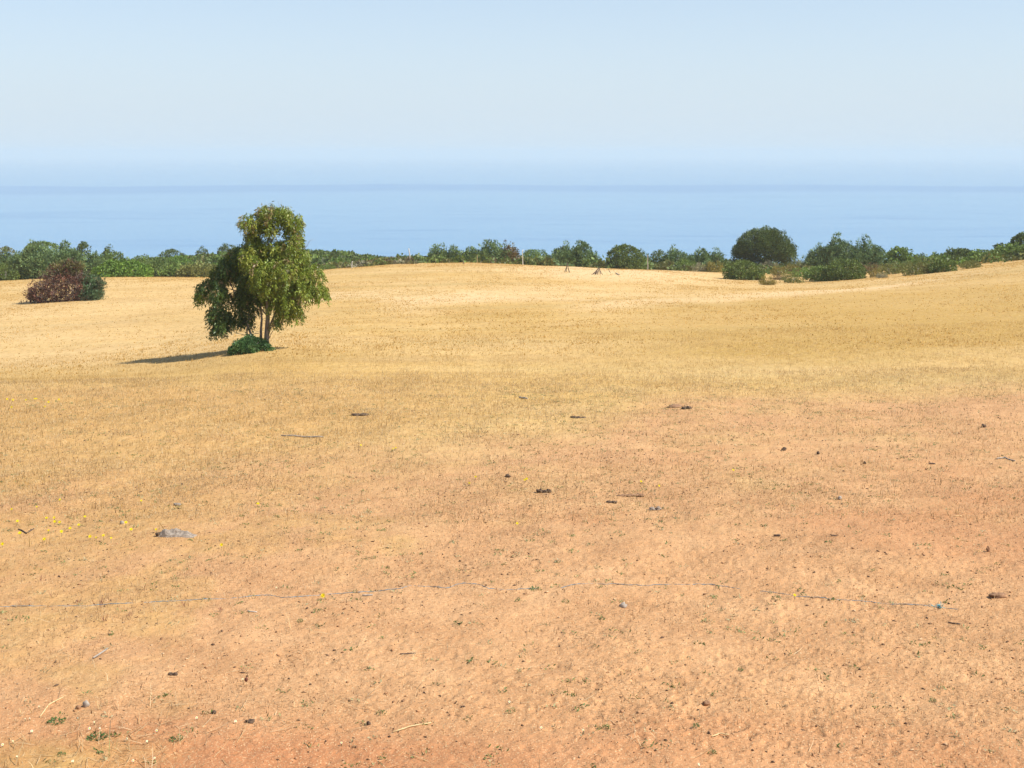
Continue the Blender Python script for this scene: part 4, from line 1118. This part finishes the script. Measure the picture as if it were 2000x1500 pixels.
def stick_frame(name, sticks, Y, label, cat, mat=M_DARKWOOD):
    """sticks leaning on each other: list of (u_foot, depth_foot, u_head, v_head, width)"""
    u0 = sticks[0][0]
    base = at(u0, Y)
    root = empty(name, base)
    s = Y / FPX
    for i, (uf, df, uh, vh, w) in enumerate(sticks):
        f = at(uf, Y + df)
        a = f - base
        hz = -(vh - VH) * s - base.z
        hd = Vector(((uh - u0) * s, 0.0, hz))
        r = np.random.default_rng(i + int(u0))
        tubes_object('stick', [(wander(a - (hd - a) * 0.06, hd, 4, w * 0.15, r), [w / 2] * 3 + [w * 0.42, w * 0.35])], mat, root, 6)
    tag(root, label, cat)
b_tri = hit(1107, 532); Y_tri = b_tri.y
stick_frame('stick_tripod', [(1112, -0.3, 1107, 513, 0.09), (1103, 0.1, 1108, 515, 0.07), (1106, 0.7, 1107, 517, 0.06)], Y_tri,
            'small tripod of three thin sticks in the field below the central junipers', 'tripod')
b_pile = hit(1163, 536); Y_pile = b_pile.y
stick_frame('stick_pile', [(1158, -0.4, 1170, 524, 0.10), (1162, 0.2, 1169, 523, 0.09), (1167, -0.2, 1170, 524, 0.08), (1172, 0.2, 1171, 523, 0.08), (1163, -0.6, 1170, 526, 0.08), (1177, 0.0, 1171, 527, 0.06), (1155, -0.3, 1163, 533, 0.08)], Y_pile,
            'leaning pile of short dark sticks beside the sandy gap in the middle', 'sticks')
def lying_stick(name, pts_uv, width, mat, label, cat='stick', group=None, lift=0.6):
    P = [hit(u, v) for (u, v) in pts_uv]
    o = P[0].copy()
    pts = []
    r = np.random.default_rng(int(pts_uv[0][0]))
    for i, p in enumerate(P):
        pts.append(p - o + Vector((0, 0, width * lift)))
    pts2 = []
    for i in range(len(pts) - 1):
        for t in (0, 0.33, 0.66):
            q = pts[i].lerp(pts[i + 1], t); 
            gz = float(ground_z(np.array([q.x + o.x]), np.array([q.y + o.y]))[0]) - o.z
            q.z = max(q.z, gz + width * 0.35)
            pts2.append(q + Vector(r.normal(size=3)) * width * 0.12)
    pts2.append(pts[-1])
    n = len(pts2)
    ob = tubes_object(name, [(pts2, [width / 2 * (0.75 + 0.25 * math.sin(math.pi * (i + 0.6) / n)) for i in range(n)])], mat, None, 6)
    ob.location = o
    tag(ob, label, cat, group)
    return ob
lying_stick('fallen_stick', [(1203, 534), (1210, 538)], 0.09, M_WOOD, 'stick lying in the field right of the leaning pile of sticks')

# ------------------------------------------------------------------ foreground things
def lump(name, u, v, w, h, mat, label, cat, seed=0, depth=0.7, rough=0.28, group=None, parts=1, sink=0.25):
    """irregular stone / clod / dung, w wide and h high in pixels of the photo"""
    b = hit(u, v); s = b.y / FPX
    W, Hh = w * s, h * s
    r = np.random.default_rng(seed + int(u) * 3 + int(v))
    V, F = [], []
    for k in range(parts):
        nu, nv = 18, 11
        cx = 0 if parts == 1 else (k / (parts - 1) - 0.5) * W * 0.75
        sw = W if parts == 1 else W / parts * 1.7
        hk = Hh * r.uniform(0.65, 1.0) if parts > 1 else Hh
        ph = r.uniform(0, 50)
        o = len(V)
        for j in range(nv + 1):
            th = math.pi * j / nv
            for i in range(nu):
                a = 2 * math.pi * i / nu
                d = np.array([math.sin(th) * math.cos(a), math.sin(th) * math.sin(a), math.cos(th)])
                q = 1 + rough * (float(vnoise(np.array([d[0] * 1.7 + ph]), np.array([d[1] * 1.7 + d[2] * 2.1]), seed)[0]) * 2
                                 + float(vnoise(np.array([d[0] * 4 + ph]), np.array([d[1] * 4 + d[2] * 5]), seed + 1)[0]) * 0.9)
                V.append((cx + d[0] * sw / 2 * q, d[1] * sw / 2 * depth * q + r.normal() * 0.0, (d[2] * 0.62 + 0.62 - sink) * hk * q / 1.0))
        for j in range(nv):
            for i in range(nu):
                i2 = (i + 1) % nu
                F.append((o + j * nu + i, o + (j + 1) * nu + i, o + (j + 1) * nu + i2, o + j * nu + i2))
    ob = mesh_object(name, np.array(V), np.array(F), mat, smooth=True)
    ob.location = b
    ob.rotation_euler = (0, 0, r.uniform(-0.15, 0.15))
    tag(ob, label, cat, group)
    return ob

def stone_slab():
    b = hit(346, 1047); s = b.y / FPX
    L, Dp, Hh = 76 * s, 0.22, 13 * s
    nu, nv = 40, 16
    uu, vv = np.meshgrid(np.linspace(-1, 1, nu), np.linspace(-1, 1, nv), indexing='ij')
    prof = np.interp(uu, [-1, -0.85, -0.6, -0.1, 0.5, 1.0], [0.35, 0.75, 1.0, 0.9, 0.62, 0.2])
    rr = np.clip(1 - np.abs(vv) ** 3, 0, 1) * np.clip(1 - np.abs(uu) ** 10, 0, 1)
    hgt = Hh * prof * rr * (1.0 + 0.7 * fbm(uu * 3.5 + 4, vv * 2.2, 301, 4)) - 0.012 * (rr < 0.02)
    x = uu * L / 2 * (1 + 0.05 * vnoise(vv * 4, uu, 303)); y = vv * Dp / 2 * (0.75 + 0.45 * vnoise(uu * 2.5 + 3, vv * 0 + 1.0, 305) + 0.25)
    f = np.arange(nu * nv).reshape(nu, nv)
    q = np.stack([f[:-1, :-1], f[1:, :-1], f[1:, 1:], f[:-1, 1:]], -1).reshape(-1, 4)
    o = mesh_object('stone_slab', np.stack([x, y, hgt - 0.008], -1).reshape(-1, 3), q, M_STONE, smooth=False)
    o.location = b; o.rotation_euler = (0, 0, -0.08)
    tag(o, 'long weathered grey stone lying on the soil beside yellow flowers', 'stone')
stone_slab()
lump('dark_stone', 314, 1048, 20, 9, M_DUNG, 'dark lump at the left end of the long grey stone', 'clod', 2, 0.6)
lump('pebble', 168, 1381, 13, 11, M_GREYSTONE, 'grey rounded pebble on red soil near the bottom left corner', 'pebble', 4, 0.8, 0.15)
lump('soil_clod', 153, 1385, 11, 7, M_CLOD, 'small brown clod touching the grey pebble', 'clod', 5)
lump('pebble', 1217, 1187, 16, 9, M_GREYSTONE, 'grey and white pebble below the middle piece of blue twine', 'pebble', 6, 0.7, 0.2)
lump('pebble', 238, 1024, 8, 7, M_GREYSTONE, 'small grey pebble among the yellow flowers', 'pebble', 7, 0.8, 0.15)
lump('pebble', 347, 988, 15, 6, M_STONE, 'small pale flat stone above the long grey stone', 'pebble', 8, 0.6, 0.2)
lump('soil_clod', 1949, 1166, 32, 7, M_CLOD, 'reddish brown clod near the right edge beyond the twine end', 'clod', 9, 0.6, 0.3)
lump('dung_pat', 703, 812, 20, 6, M_DUNG, 'dark dung clump alone, left of centre below the tree', 'dung', 10, 0.9, 0.3, parts=2)
lump('dung_pat', 1130, 817, 26, 5, M_DUNG, 'flat dark dung strip in the middle, where soil meets grass', 'dung', 11, 0.8, 0.3, parts=3)
lump('dung_pat', 1341, 799, 13, 6, M_DUNG, 'small dark dung clump on the pinkish strip below golden grass', 'dung', 12, 0.9, 0.3, parts=2)
lump('soil_clod', 1320, 795, 30, 4, M_CLOD, 'low brown hump beside the dung on the pinkish strip', 'clod', 12, 0.8, 0.3)
lump('dung_pat', 1531, 880, 9, 6, M_DUNG, 'dark dung ball, left of a pair on the bare right side', 'dung', 13, 0.9)
lump('dung_pat', 1598, 887, 7, 5, M_DUNG, 'smaller dark dung ball, right of a pair on the bare right side', 'dung', 14, 0.9)
lump('dung_pat', 1689, 906, 6, 5, M_DUNG, 'tiny dark dung ball below and right of the dung pair', 'dung', 15, 0.9)
lump('dung_pat', 1921, 835, 9, 6, M_DUNG, 'dark pointed dung clump near the right edge below golden grass', 'dung', 16, 0.9)
lump('dung_pat', 992, 932, 11, 6, M_DUNG, 'dark dung ball left of the pair of yellow flowers in the middle', 'dung', 17, 0.9)
lump('dung_pat', 1063, 962, 22, 7, M_DUNG, 'crumbled dung clump below the pair of yellow flowers in the middle', 'dung', 18, 0.9, 0.5, parts=3)
lump('dung_pat', 1195, 982, 14, 5, M_DUNG, 'dark dung clump below the long brown crumb line', 'dung', 19, 0.8, parts=2)
lump('dung_pat', 1233, 968, 54, 2.6, M_CLOD, 'long thin line of brown dung crumbs right of centre', 'dung', 20, 0.9, 0.5, parts=6)
lump('dung_pat', 1280, 996, 16, 7, M_STONE, 'pale crumbly lump right below the line of dung crumbs', 'clod', 21, 0.8, 0.4, parts=2)
lump('dung_pat', 1640, 975, 9, 6, M_GREYSTONE, 'grey dung ball on the bare soil right of centre', 'dung', 22, 0.9)
lump('dung_pat', 489, 1411, 18, 6, M_DUNG, 'dark oblong dung near the bottom, left of centre', 'dung', 23, 0.7)
lump('dung_pat', 418, 1395, 10, 6, M_DUNG, 'small dark dung left of the oblong dung near the bottom', 'dung', 24, 0.7)
lump('dung_pat', 338, 1319, 12, 6, M_DUNG, 'dark crumb clump on straw, above the red soil', 'dung', 25, 0.8, parts=2)
lump('soil_clod', 1930, 1078, 7, 9, M_CLOD, 'small pointed clod near the right edge above the twine end', 'clod', 26, 0.7)
lump('soil_clod', 1380, 1378, 14, 9, M_CLOD, 'angular clod on bare soil, bottom right of centre', 'clod', 27, 0.7)
lump('soil_clod', 720, 1416, 9, 6, M_DUNG, 'small dark crumb just left of the pale straw stalk', 'clod', 28, 0.7)

lying_stick('dry_stick', [(182, 1288), (210, 1269)], 0.018, M_WOOD, 'grey stick lying slanted on the bare soil below the twine')
lying_stick('straw_stalk', [(768, 1431), (800, 1421), (842, 1414)], 0.012, M_STRAWSTEM, 'long pale straw stalk near the bottom, left of centre', 'straw')
lying_stick('dry_stick', [(1852, 1217), (1876, 1221)], 0.018, M_DARKWOOD, 'short brown stick just below the right end of the twine')
lying_stick('dry_stick', [(1511, 1048), (1524, 1048)], 0.030, M_DARKWOOD, 'short thick dark stick on bare soil above the right twine piece')
lying_stick('dry_stick', [(1622, 1047), (1634, 1049)], 0.022, M_DARKWOOD, 'small dark stick right of the short thick dark stick')
lying_stick('dry_stick', [(1946, 898), (1962, 896), (1982, 902)], 0.03, M_WOOD, 'grey twig near the right edge on the bare soil')
lying_stick('dry_stick', [(1813, 907), (1827, 908)], 0.03, M_DARKWOOD, 'short grey stick left of the grey twig near the right edge')
lying_stick('dry_stick', [(549, 852), (575, 853), (600, 855), (632, 855)], 0.035, M_WOOD, 'long thin dry branch lying in the grass below the eucalyptus')
lying_stick('dry_stick', [(1014, 778), (1030, 781)], 0.05, M_WOOD, 'short brown stick where the grass begins, right of centre')
lying_stick('dry_stick', [(780, 1279), (812, 1277)], 0.012, M_DARKWOOD, 'thin dark stick below the twine, left of centre')
lying_stick('straw_stalk', [(78, 1402), (96, 1378), (124, 1363)], 0.011, M_STRAWSTEM, 'bent pale straw stalk beside the grey pebble at bottom left', 'straw')
lying_stick('dry_stick', [(483, 1195), (502, 1197)], 0.014, M_PALEWOOD, 'short bleached stick just below the left twine')
lying_stick('straw_stalk', [(1390, 1440), (1405, 1436), (1423, 1437)], 0.012, M_STRAWSTEM, 'curved pale straw stalk at the bottom right of centre', 'straw')
lying_stick('dry_stick', [(1862, 1010), (1878, 1008)], 0.012, M_STRAWSTEM, 'thin pale stalk on the bare soil, far right', 'straw')
lying_stick('dry_stick', [(707, 1165), (728, 1164)], 0.02, M_WOOD, 'grey twig lying just under the left twine')
lying_stick('dry_stick', [(36, 1035), (52, 1044), (66, 1034)], 0.02, M_DARKWOOD, 'dark forked twig among the yellow flowers at the left')

def twine(pts, label, frayed=None):
    uv = np.array(pts, float)
    us = np.arange(uv[0, 0], uv[-1, 0], 7.0)
    vsr = np.interp(us, uv[:, 0], uv[:, 1])
    P = [hit(a, b) for a, b in zip(us, vsr)]
    o = P[0].copy()
    r = np.random.default_rng(int(us[0]) + 300)
    root = empty('blue_twine', o)
    for k in range(2):
        pl = []
        for i, p in enumerate(P):
            ph = i * 1.3 + k * math.pi
            lift = 0.0015 + 0.005 * math.sin(i * 0.37 + us[0]) * math.sin(i * 0.11)
            pl.append(p - o + Vector((0, math.cos(ph) * 0.0028, lift + math.sin(ph) * 0.0028)) + Vector(r.normal(size=3)) * 0.0018)
        tubes_object('strand', [(pl, [0.0026] * len(pl))], M_TWINE, root, 5)
    if frayed:
        ch = []
        b = hit(*frayed) - o
        for k in range(9):
            e = b + Vector((r.normal() * 0.05, r.normal() * 0.06, abs(r.normal()) * 0.03 + 0.005))
            ch.append((wander(b + Vector((0, 0, 0.008)), e, 4, 0.012, r), [0.0035] * 5))
        tubes_object('frayed_end', ch, M_TURQ, root, 4)['label'] = 'frayed turquoise fibres'
    tag(root, label, 'twine', 'pieces of blue twine lying across the soil')
twine([(-60, 1186), (0, 1186), (80, 1184), (160, 1184), (260, 1178), (350, 1174), (400, 1171), (440, 1170), (470, 1167), (500, 1164), (530, 1163), (550, 1168), (600, 1165), (640, 1161), (690, 1158), (740, 1155), (780, 1150), (800, 1144), (840, 1146), (875, 1150), (890, 1142), (910, 1139), (940, 1143), (955, 1150), (985, 1152), (1055, 1150)],
      'longest piece of blue twine on the soil, running in from the left')
twine([(1095, 1149), (1120, 1142), (1150, 1140), (1200, 1142), (1260, 1144), (1300, 1142), (1330, 1142), (1385, 1142), (1420, 1147), (1450, 1151)],
      'middle piece of blue twine on the bare soil')
twine([(1485, 1155), (1530, 1160), (1560, 1166), (1600, 1168), (1640, 1171), (1690, 1175), (1740, 1181), (1790, 1182), (1820, 1185), (1860, 1190), (1876, 1192)],
      'right piece of blue twine with a frayed turquoise tuft', frayed=(1835, 1187))

# flowers -----------------------------------------------------------
M_YELLOW = rough_material('yellow_petals', (0.72, 0.56, 0.005), (0.85, 0.72, 0.01), 60.0, bump=0.2, rough=0.6)
M_WHITE = rough_material('white_petals', (0.70, 0.70, 0.66), (0.82, 0.82, 0.78), 60.0, bump=0.1, rough=0.6)
M_STEM = rough_material('green_stem', (0.11, 0.13, 0.05), (0.17, 0.18, 0.07), 30.0, bump=0.1)
def petal_mesh(name, rad, n, mat, layers=2, up=0.25):
    V, F = [], []
    for ly in range(layers):
        R = rad * (1 - 0.32 * ly); lift = rad * (0.1 + 0.22 * ly)
        for i in range(n):
            a = 2 * math.pi * (i + 0.5 * ly) / n; da = math.pi / n * 0.85
            o = len(V)
            V += [(0, 0, lift * 0.5), (R * 0.7 * math.cos(a - da), R * 0.7 * math.sin(a - da), lift + R * up * 0.6), (R * math.cos(a), R * math.sin(a), lift + R * up), (R * 0.7 * math.cos(a + da), R * 0.7 * math.sin(a + da), lift + R * up * 0.6)]
            F.append((o, o + 1, o + 2, o + 3))
    me = bpy.data.meshes.new(name); me.from_pydata(V, [], F); me.update(); me.materials.append(mat)
    return me
ME_YEL = petal_mesh('flower_head', 0.025, 13, M_YELLOW, 3, 0.35)
ME_WHT = petal_mesh('petals', 0.0115, 11, M_WHITE, 1, 0.1)
def dome_mesh(name, rad, mat):
    V = [(0, 0, rad * 0.7)]; F = []
    for i in range(8):
        a = i * math.pi / 4; V.append((math.cos(a) * rad, math.sin(a) * rad, 0)); V.append((math.cos(a) * rad * 0.7, math.sin(a) * rad * 0.7, rad * 0.5))
    for i in range(8):
        j = (i + 1) % 8
        F.append((1 + 2 * i, 1 + 2 * j, 2 + 2 * j, 2 + 2 * i)); F.append((2 + 2 * i, 2 + 2 * j, 0))
    me = bpy.data.meshes.new(name); me.from_pydata(V, [], F); me.update(); me.materials.append(mat); return me
ME_EYE = dome_mesh('flower_eye', 0.006, M_YELLOW)
def stem_mesh(h, r):
    v, f = tube(wander((0, 0, -0.01), (0.0, 0, h), 3, 0.004, r), [0.0025] * 4, 5)
    me = bpy.data.meshes.new('stem'); me.from_pydata([tuple(p) for p in v], [], [tuple(dict.fromkeys(q)) for q in f]); me.update(); me.materials.append(M_STEM); return me
_r = np.random.default_rng(123)
ME_STEM = [stem_mesh(0.05, _r), stem_mesh(0.075, _r), stem_mesh(0.025, _r)]
def child(name, me, parent, loc=(0, 0, 0), rot=(0, 0, 0), sc=1.0):
    o = bpy.data.objects.new(name, me); C.objects.link(o); o.parent = parent
    o.location = loc; o.rotation_euler = rot; o.scale = (sc, sc, sc); return o
_ORD = ['first', 'second', 'third', 'fourth', 'fifth', 'sixth', 'seventh', 'eighth', 'ninth', 'tenth', 'eleventh', 'twelfth', 'thirteenth', 'fourteenth', 'fifteenth', 'sixteenth', 'seventeenth', 'eighteenth', 'nineteenth', 'twentieth', 'twenty-first']
def ranked(items):
    """the items with their rank counted from the left"""
    return [(_ORD[i], *it) for i, it in enumerate(sorted(items))]
def flower(u, v, size, label, group, kind='yellow'):
    k = int(_r.integers(0, 2)) if kind == 'yellow' else 2
    h = (0.05, 0.075, 0.025)[k]
    b = hit(u, v)
    s = b.y / FPX
    b = hit(u, v + h / s * 0.85)
    root = empty('yellow_flower' if kind == 'yellow' else 'daisy', b)
    child('stem', ME_STEM[k], root)
    rot = (_r.uniform(0.45, 0.95), _r.uniform(-0.2, 0.35), 0.0)
    if kind == 'yellow':
        child('flower_head', ME_YEL, root, (0, 0, h - 0.004), rot, size)
    else:
        hd = child('petals', ME_WHT, root, (0, 0, h - 0.002), rot, size)
        child('eye', ME_EYE, hd, (0, 0, 0.001))
    tag(root, label, 'flower', group)
G1 = 'yellow flowers left of the long grey stone'
for (rk, u, v, sz) in ranked([(34, 1019, 1.0), (39, 1043, 1.15), (87, 1054, 1.15), (91, 1013, 1.0), (106, 1013, 0.9), (107, 1020, 1.0), (117, 1022, 1.05), (95, 1037, 0.7), (120, 1040, 1.05), (137, 1033, 0.95), (154, 1026, 0.9), (166, 1011, 0.95), (176, 1049, 1.05), (188, 1052, 0.7), (202, 1048, 0.95), (217, 1053, 0.7), (256, 1035, 1.0), (5, 1064, 1.05), (72, 991, 0.7), (117, 977, 0.85), (23, 996, 0.8)]):
    flower(u, v, sz, 'small yellow flower, ' + rk + ' from the left in the patch left of the long grey stone', G1)
for (u, v, sz, lb) in [
    (246, 1022, 1.0, 'yellow flower beside the small grey pebble'), (305, 1035, 0.8, 'yellow flower touching the left end of the long grey stone'),
    (276, 980, 0.85, 'yellow flower alone above and left of the long grey stone'),
    (433, 1065, 1.0, 'yellow flower alone right of the long grey stone'), (504, 985, 1.1, 'orange yellow flower alone halfway between stone and dung crumbs'),
    (631, 1165, 1.2, 'yellow flower beside the left twine'), (1552, 1164, 0.8, 'yellow flower touching the right piece of twine'),
    (1010, 1024, 0.9, 'yellow flower alone on soil in the middle, above the twine'), (1432, 920, 1.0, 'yellow flower alone on the bare right side'),
    (929, 932, 0.9, 'yellow flower left of the dark dung ball in the middle'), (917, 944, 0.8, 'yellow flower lower left of the dark dung ball in the middle'),
    (1252, 942, 0.9, 'yellow flower above the line of dung crumbs, left one'), (1287, 951, 0.9, 'yellow flower above the line of dung crumbs, right one'),
    (705, 870, 0.9, 'yellow flower alone below the dark dung clump left of centre')]:
    flower(u, v, sz, lb, 'single yellow flowers')
for (u, v, lr) in [(1025, 939, 'lower left'), (1029, 936, 'upper right')]:
    flower(u, v, 1.0, lr + ' one of a touching pair of yellow flowers in the middle', 'pair of yellow flowers')
for (u, v, lr) in [(768, 877, 'left'), (773, 876, 'right')]:
    flower(u, v, 0.9, lr + ' one of two tiny yellow flowers side by side in the straw', 'two tiny yellow flowers')
for (rk, u, v, sz) in ranked([(14, 781, 1.0), (25, 782, 1.1), (51, 782, 0.9), (68, 780, 1.0), (72, 780, 0.9), (95, 786, 1.1), (115, 781, 0.9), (23, 796, 1.0), (88, 795, 0.9)]):
    flower(u, v, sz * 1.3, 'tiny yellow flower, ' + rk + ' from the left in the golden grass at the left edge', 'yellow flowers in the golden grass')
for (rk, u, v, sz) in ranked([(62, 1429, 1.1), (5, 1455, 1.1), (175, 1424, 1.1), (195, 1424, 0.8), (184, 1411, 0.8), (76, 1381, 0.7), (58, 1404, 0.6), (49, 1405, 0.6), (33, 1478, 0.7), (142, 1488, 1.0), (260, 1486, 1.0), (248, 1443, 0.9), (25, 1448, 0.8), (287, 1449, 0.9), (302, 1482, 0.9), (152, 1403, 0.6)]):
    flower(u, v, sz, 'small white daisy, ' + rk + ' from the left in the weedy bottom left corner', 'daisies in the bottom left corner', 'daisy')
for (u, v, sz, lb) in [(306, 1428, 1.0, 'white daisy alone right of the weedy bottom left corner'), (460, 1410, 1.0, 'white daisy left of the oblong dung'),
                       (384, 1403, 1.0, 'white daisy left of the small dark dung near the bottom'), (474, 1327, 0.9, 'white daisy beside the dark red seed head'),
                       (1057, 1422, 1.1, 'white and yellow daisy at the bottom, right of centre'), (995, 1372, 1.0, 'white daisy on top of the small green plant at the bottom'),
                       (1139, 1427, 0.9, 'white daisy right of the white and yellow daisy at the bottom'), (540, 1148, 0.9, 'white daisy just above the left twine'),
                       (667, 1452, 0.9, 'white daisy at the bottom left of the straw stalk'), (1365, 1494, 0.9, 'white daisy at the bottom edge, right of centre')]:
    flower(u, v, sz, lb, 'single white daisies', 'daisy')

# green plants and dry stalks standing in the foreground --------------------
def tuft(name, u, v, w, hpx, pal, label, seed, style='rosette', group=None, cat='plant', n=60):
    b = hit(u, v); s = b.y / FPX
    r = np.random.default_rng(seed)
    R, H = w * s / 2, hpx * s
    if style == 'rosette':
        a = r.uniform(0, 2 * math.pi, n); q = np.sqrt(r.uniform(0, 1, n)) * R
        P = np.stack([np.cos(a) * q, np.sin(a) * q, r.uniform(0, 1, n) * H * (1 - q / R * 0.7)], 1)
        D = unit(np.stack([np.cos(a), np.sin(a), 0.5 + 0 * a], 1) + r.normal(size=(n, 3)) * 0.5)
        L = r.uniform(0.5, 1.0, n) * max(0.02, R * 0.5); W = L * 0.42
    else:
        a = r.uniform(0, 2 * math.pi, n); q = r.uniform(0, 1, n) * R * 0.5
        P = np.stack([np.cos(a) * q, np.sin(a) * q, 0 * a - 0.004], 1)
        D = unit(np.stack([np.cos(a) * 0.35, np.sin(a) * 0.35, 1 + 0 * a], 1) + r.normal(size=(n, 3)) * 0.16)
        L = r.uniform(0.45, 1.0, n) * H; W = np.full(n, 0.005)
    c = np.array(pal)[r.integers(0, len(pal), n)] * r.uniform(0.8, 1.2, (n, 1))
    vv, f = leaf_quads(P, D, L, W, r)
    o = mesh_object(name, vv, f, M_LEAF, None, np.repeat(c, 4, 0))
    o.location = b
    tag(o, label, cat, group)
WG = [(0.07, 0.15, 0.04), (0.10, 0.19, 0.05), (0.13, 0.20, 0.07)]
SG = [(0.64, 0.49, 0.26), (0.58, 0.42, 0.2), (0.68, 0.55, 0.32)]
RD = [(0.20, 0.06, 0.05), (0.26, 0.09, 0.07), (0.30, 0.15, 0.10)]
G2 = 'green weeds on the soil'
tuft('green_weed', 345, 1447, 24, 14, WG, 'vivid green weed near the bottom, right of the daisies', 1, group=G2, n=90)
tuft('green_weed', 190, 1443, 34, 12, WG, 'green weed mat in the weedy bottom left corner', 2, group=G2, n=120)
tuft('green_weed', 998, 1392, 18, 12, WG, 'small green plant at the bottom under a white daisy', 3, group=G2)
tuft('green_weed', 1183, 1424, 12, 9, WG, 'small green weed right of the white and yellow daisy', 4, group=G2)
tuft('green_weed', 745, 1395, 18, 12, WG, 'green weed left of the long pale straw stalk', 5, group=G2)
tuft('green_weed', 120, 1476, 14, 9, WG, 'bright little weed at the bottom left edge', 6, group=G2)
tuft('green_weed', 1105, 1177, 14, 8, WG, 'green weed in the gap between left and middle twine', 7, group=G2)
tuft('green_weed', 1046, 1153, 22, 7, WG, 'green weed at the right end of the longest twine', 8, group=G2)
tuft('green_weed', 1446, 1311, 10, 10, WG, 'small dark weed on bare soil below the middle twine', 9, group=G2)
tuft('green_weed', 1822, 1372, 12, 9, WG, 'green weed on bare soil at the lower right', 10, group=G2)
tuft('green_weed', 1360, 1422, 12, 11, WG, 'little green weed above the curved straw stalk', 11, group=G2)
tuft('green_weed', 1391, 1472, 14, 9, WG, 'green weed below the curved straw stalk', 12, group=G2)
tuft('green_weed', 110, 1412, 30, 10, WG, 'green weed patch left of the daisies, below the bent straw', 13, group=G2, n=90)
tuft('green_weed', 586, 1195 + 20, 12, 8, WG, 'green weed below the longest twine, left of centre', 14, group=G2)
tuft('green_weed', 894, 1219, 18, 8, WG, 'green weed below the hump in the longest twine', 15, group=G2)
tuft('green_weed', 1515, 1172, 18, 12, WG, 'green weed under the left end of the right twine', 16, group=G2)
G3 = 'dry grass stalks standing in the bottom left corner'
for i, (rk, u, v, h) in enumerate(ranked([(140, 1432, 34), (247, 1448, 40), (253, 1470, 36), (42, 1398, 26), (62, 1396, 26), (16, 1500, 30), (195, 1388, 30), (210, 1378, 26)])):
    tuft('grass_stalk', u, v, 7, h, SG, 'upright dry straw tuft, ' + rk + ' from the left in the weedy bottom left corner', 40 + i, 'stalk', G3, 'grass', 7)
tuft('grass_stalk', 212, 1480, 16, 56, [(0.22, 0.28, 0.10), (0.3, 0.34, 0.14)], 'tall green grass stalk leaning in the bottom left corner', 60, 'stalk', None, 'grass', 5)
G4 = 'reddish stems near the left twine'
for i, (rk, u, v, h, w) in enumerate(ranked([(195, 1190, 36, 22), (282, 1152, 26, 10), (150, 1180, 20, 14), (250, 1205, 22, 30), (615, 1183, 20, 18), (80, 1135, 16, 20), (360, 1185, 16, 34), (432, 1195, 20, 8), (205, 1215, 26, 14), (105, 1168, 24, 12)])):
    tuft('red_stem_plant', u, v, w, h, RD, 'withered plant with thin reddish stems, ' + rk + ' from the left along the left twine', 70 + i, 'stalk', G4, 'plant', 9)

def seed_head():
    b = hit(481, 1341); s = b.y / FPX
    root = empty('seed_head', b)
    tag(root, 'dark red brown seed head on a short stalk, bottom left of centre', 'plant')
    tubes_object('stalk', [([Vector((0, 0, -0.01)), Vector((0.002, 0, 0.03)), Vector((0, 0, 0.05))], [0.003] * 3)], M_STRAWSTEM, root, 5)
    pts = [Vector((0, 0, 0.045 + 0.045 * i / 7)) for i in range(8)]
    tubes_object('head', [(pts, [0.006, 0.012, 0.016, 0.017, 0.016, 0.013, 0.008, 0.003])], rough_material('seed_husk', (0.10, 0.035, 0.025), (0.18, 0.07, 0.045), 40, bump=0.6), root, 9)
seed_head()
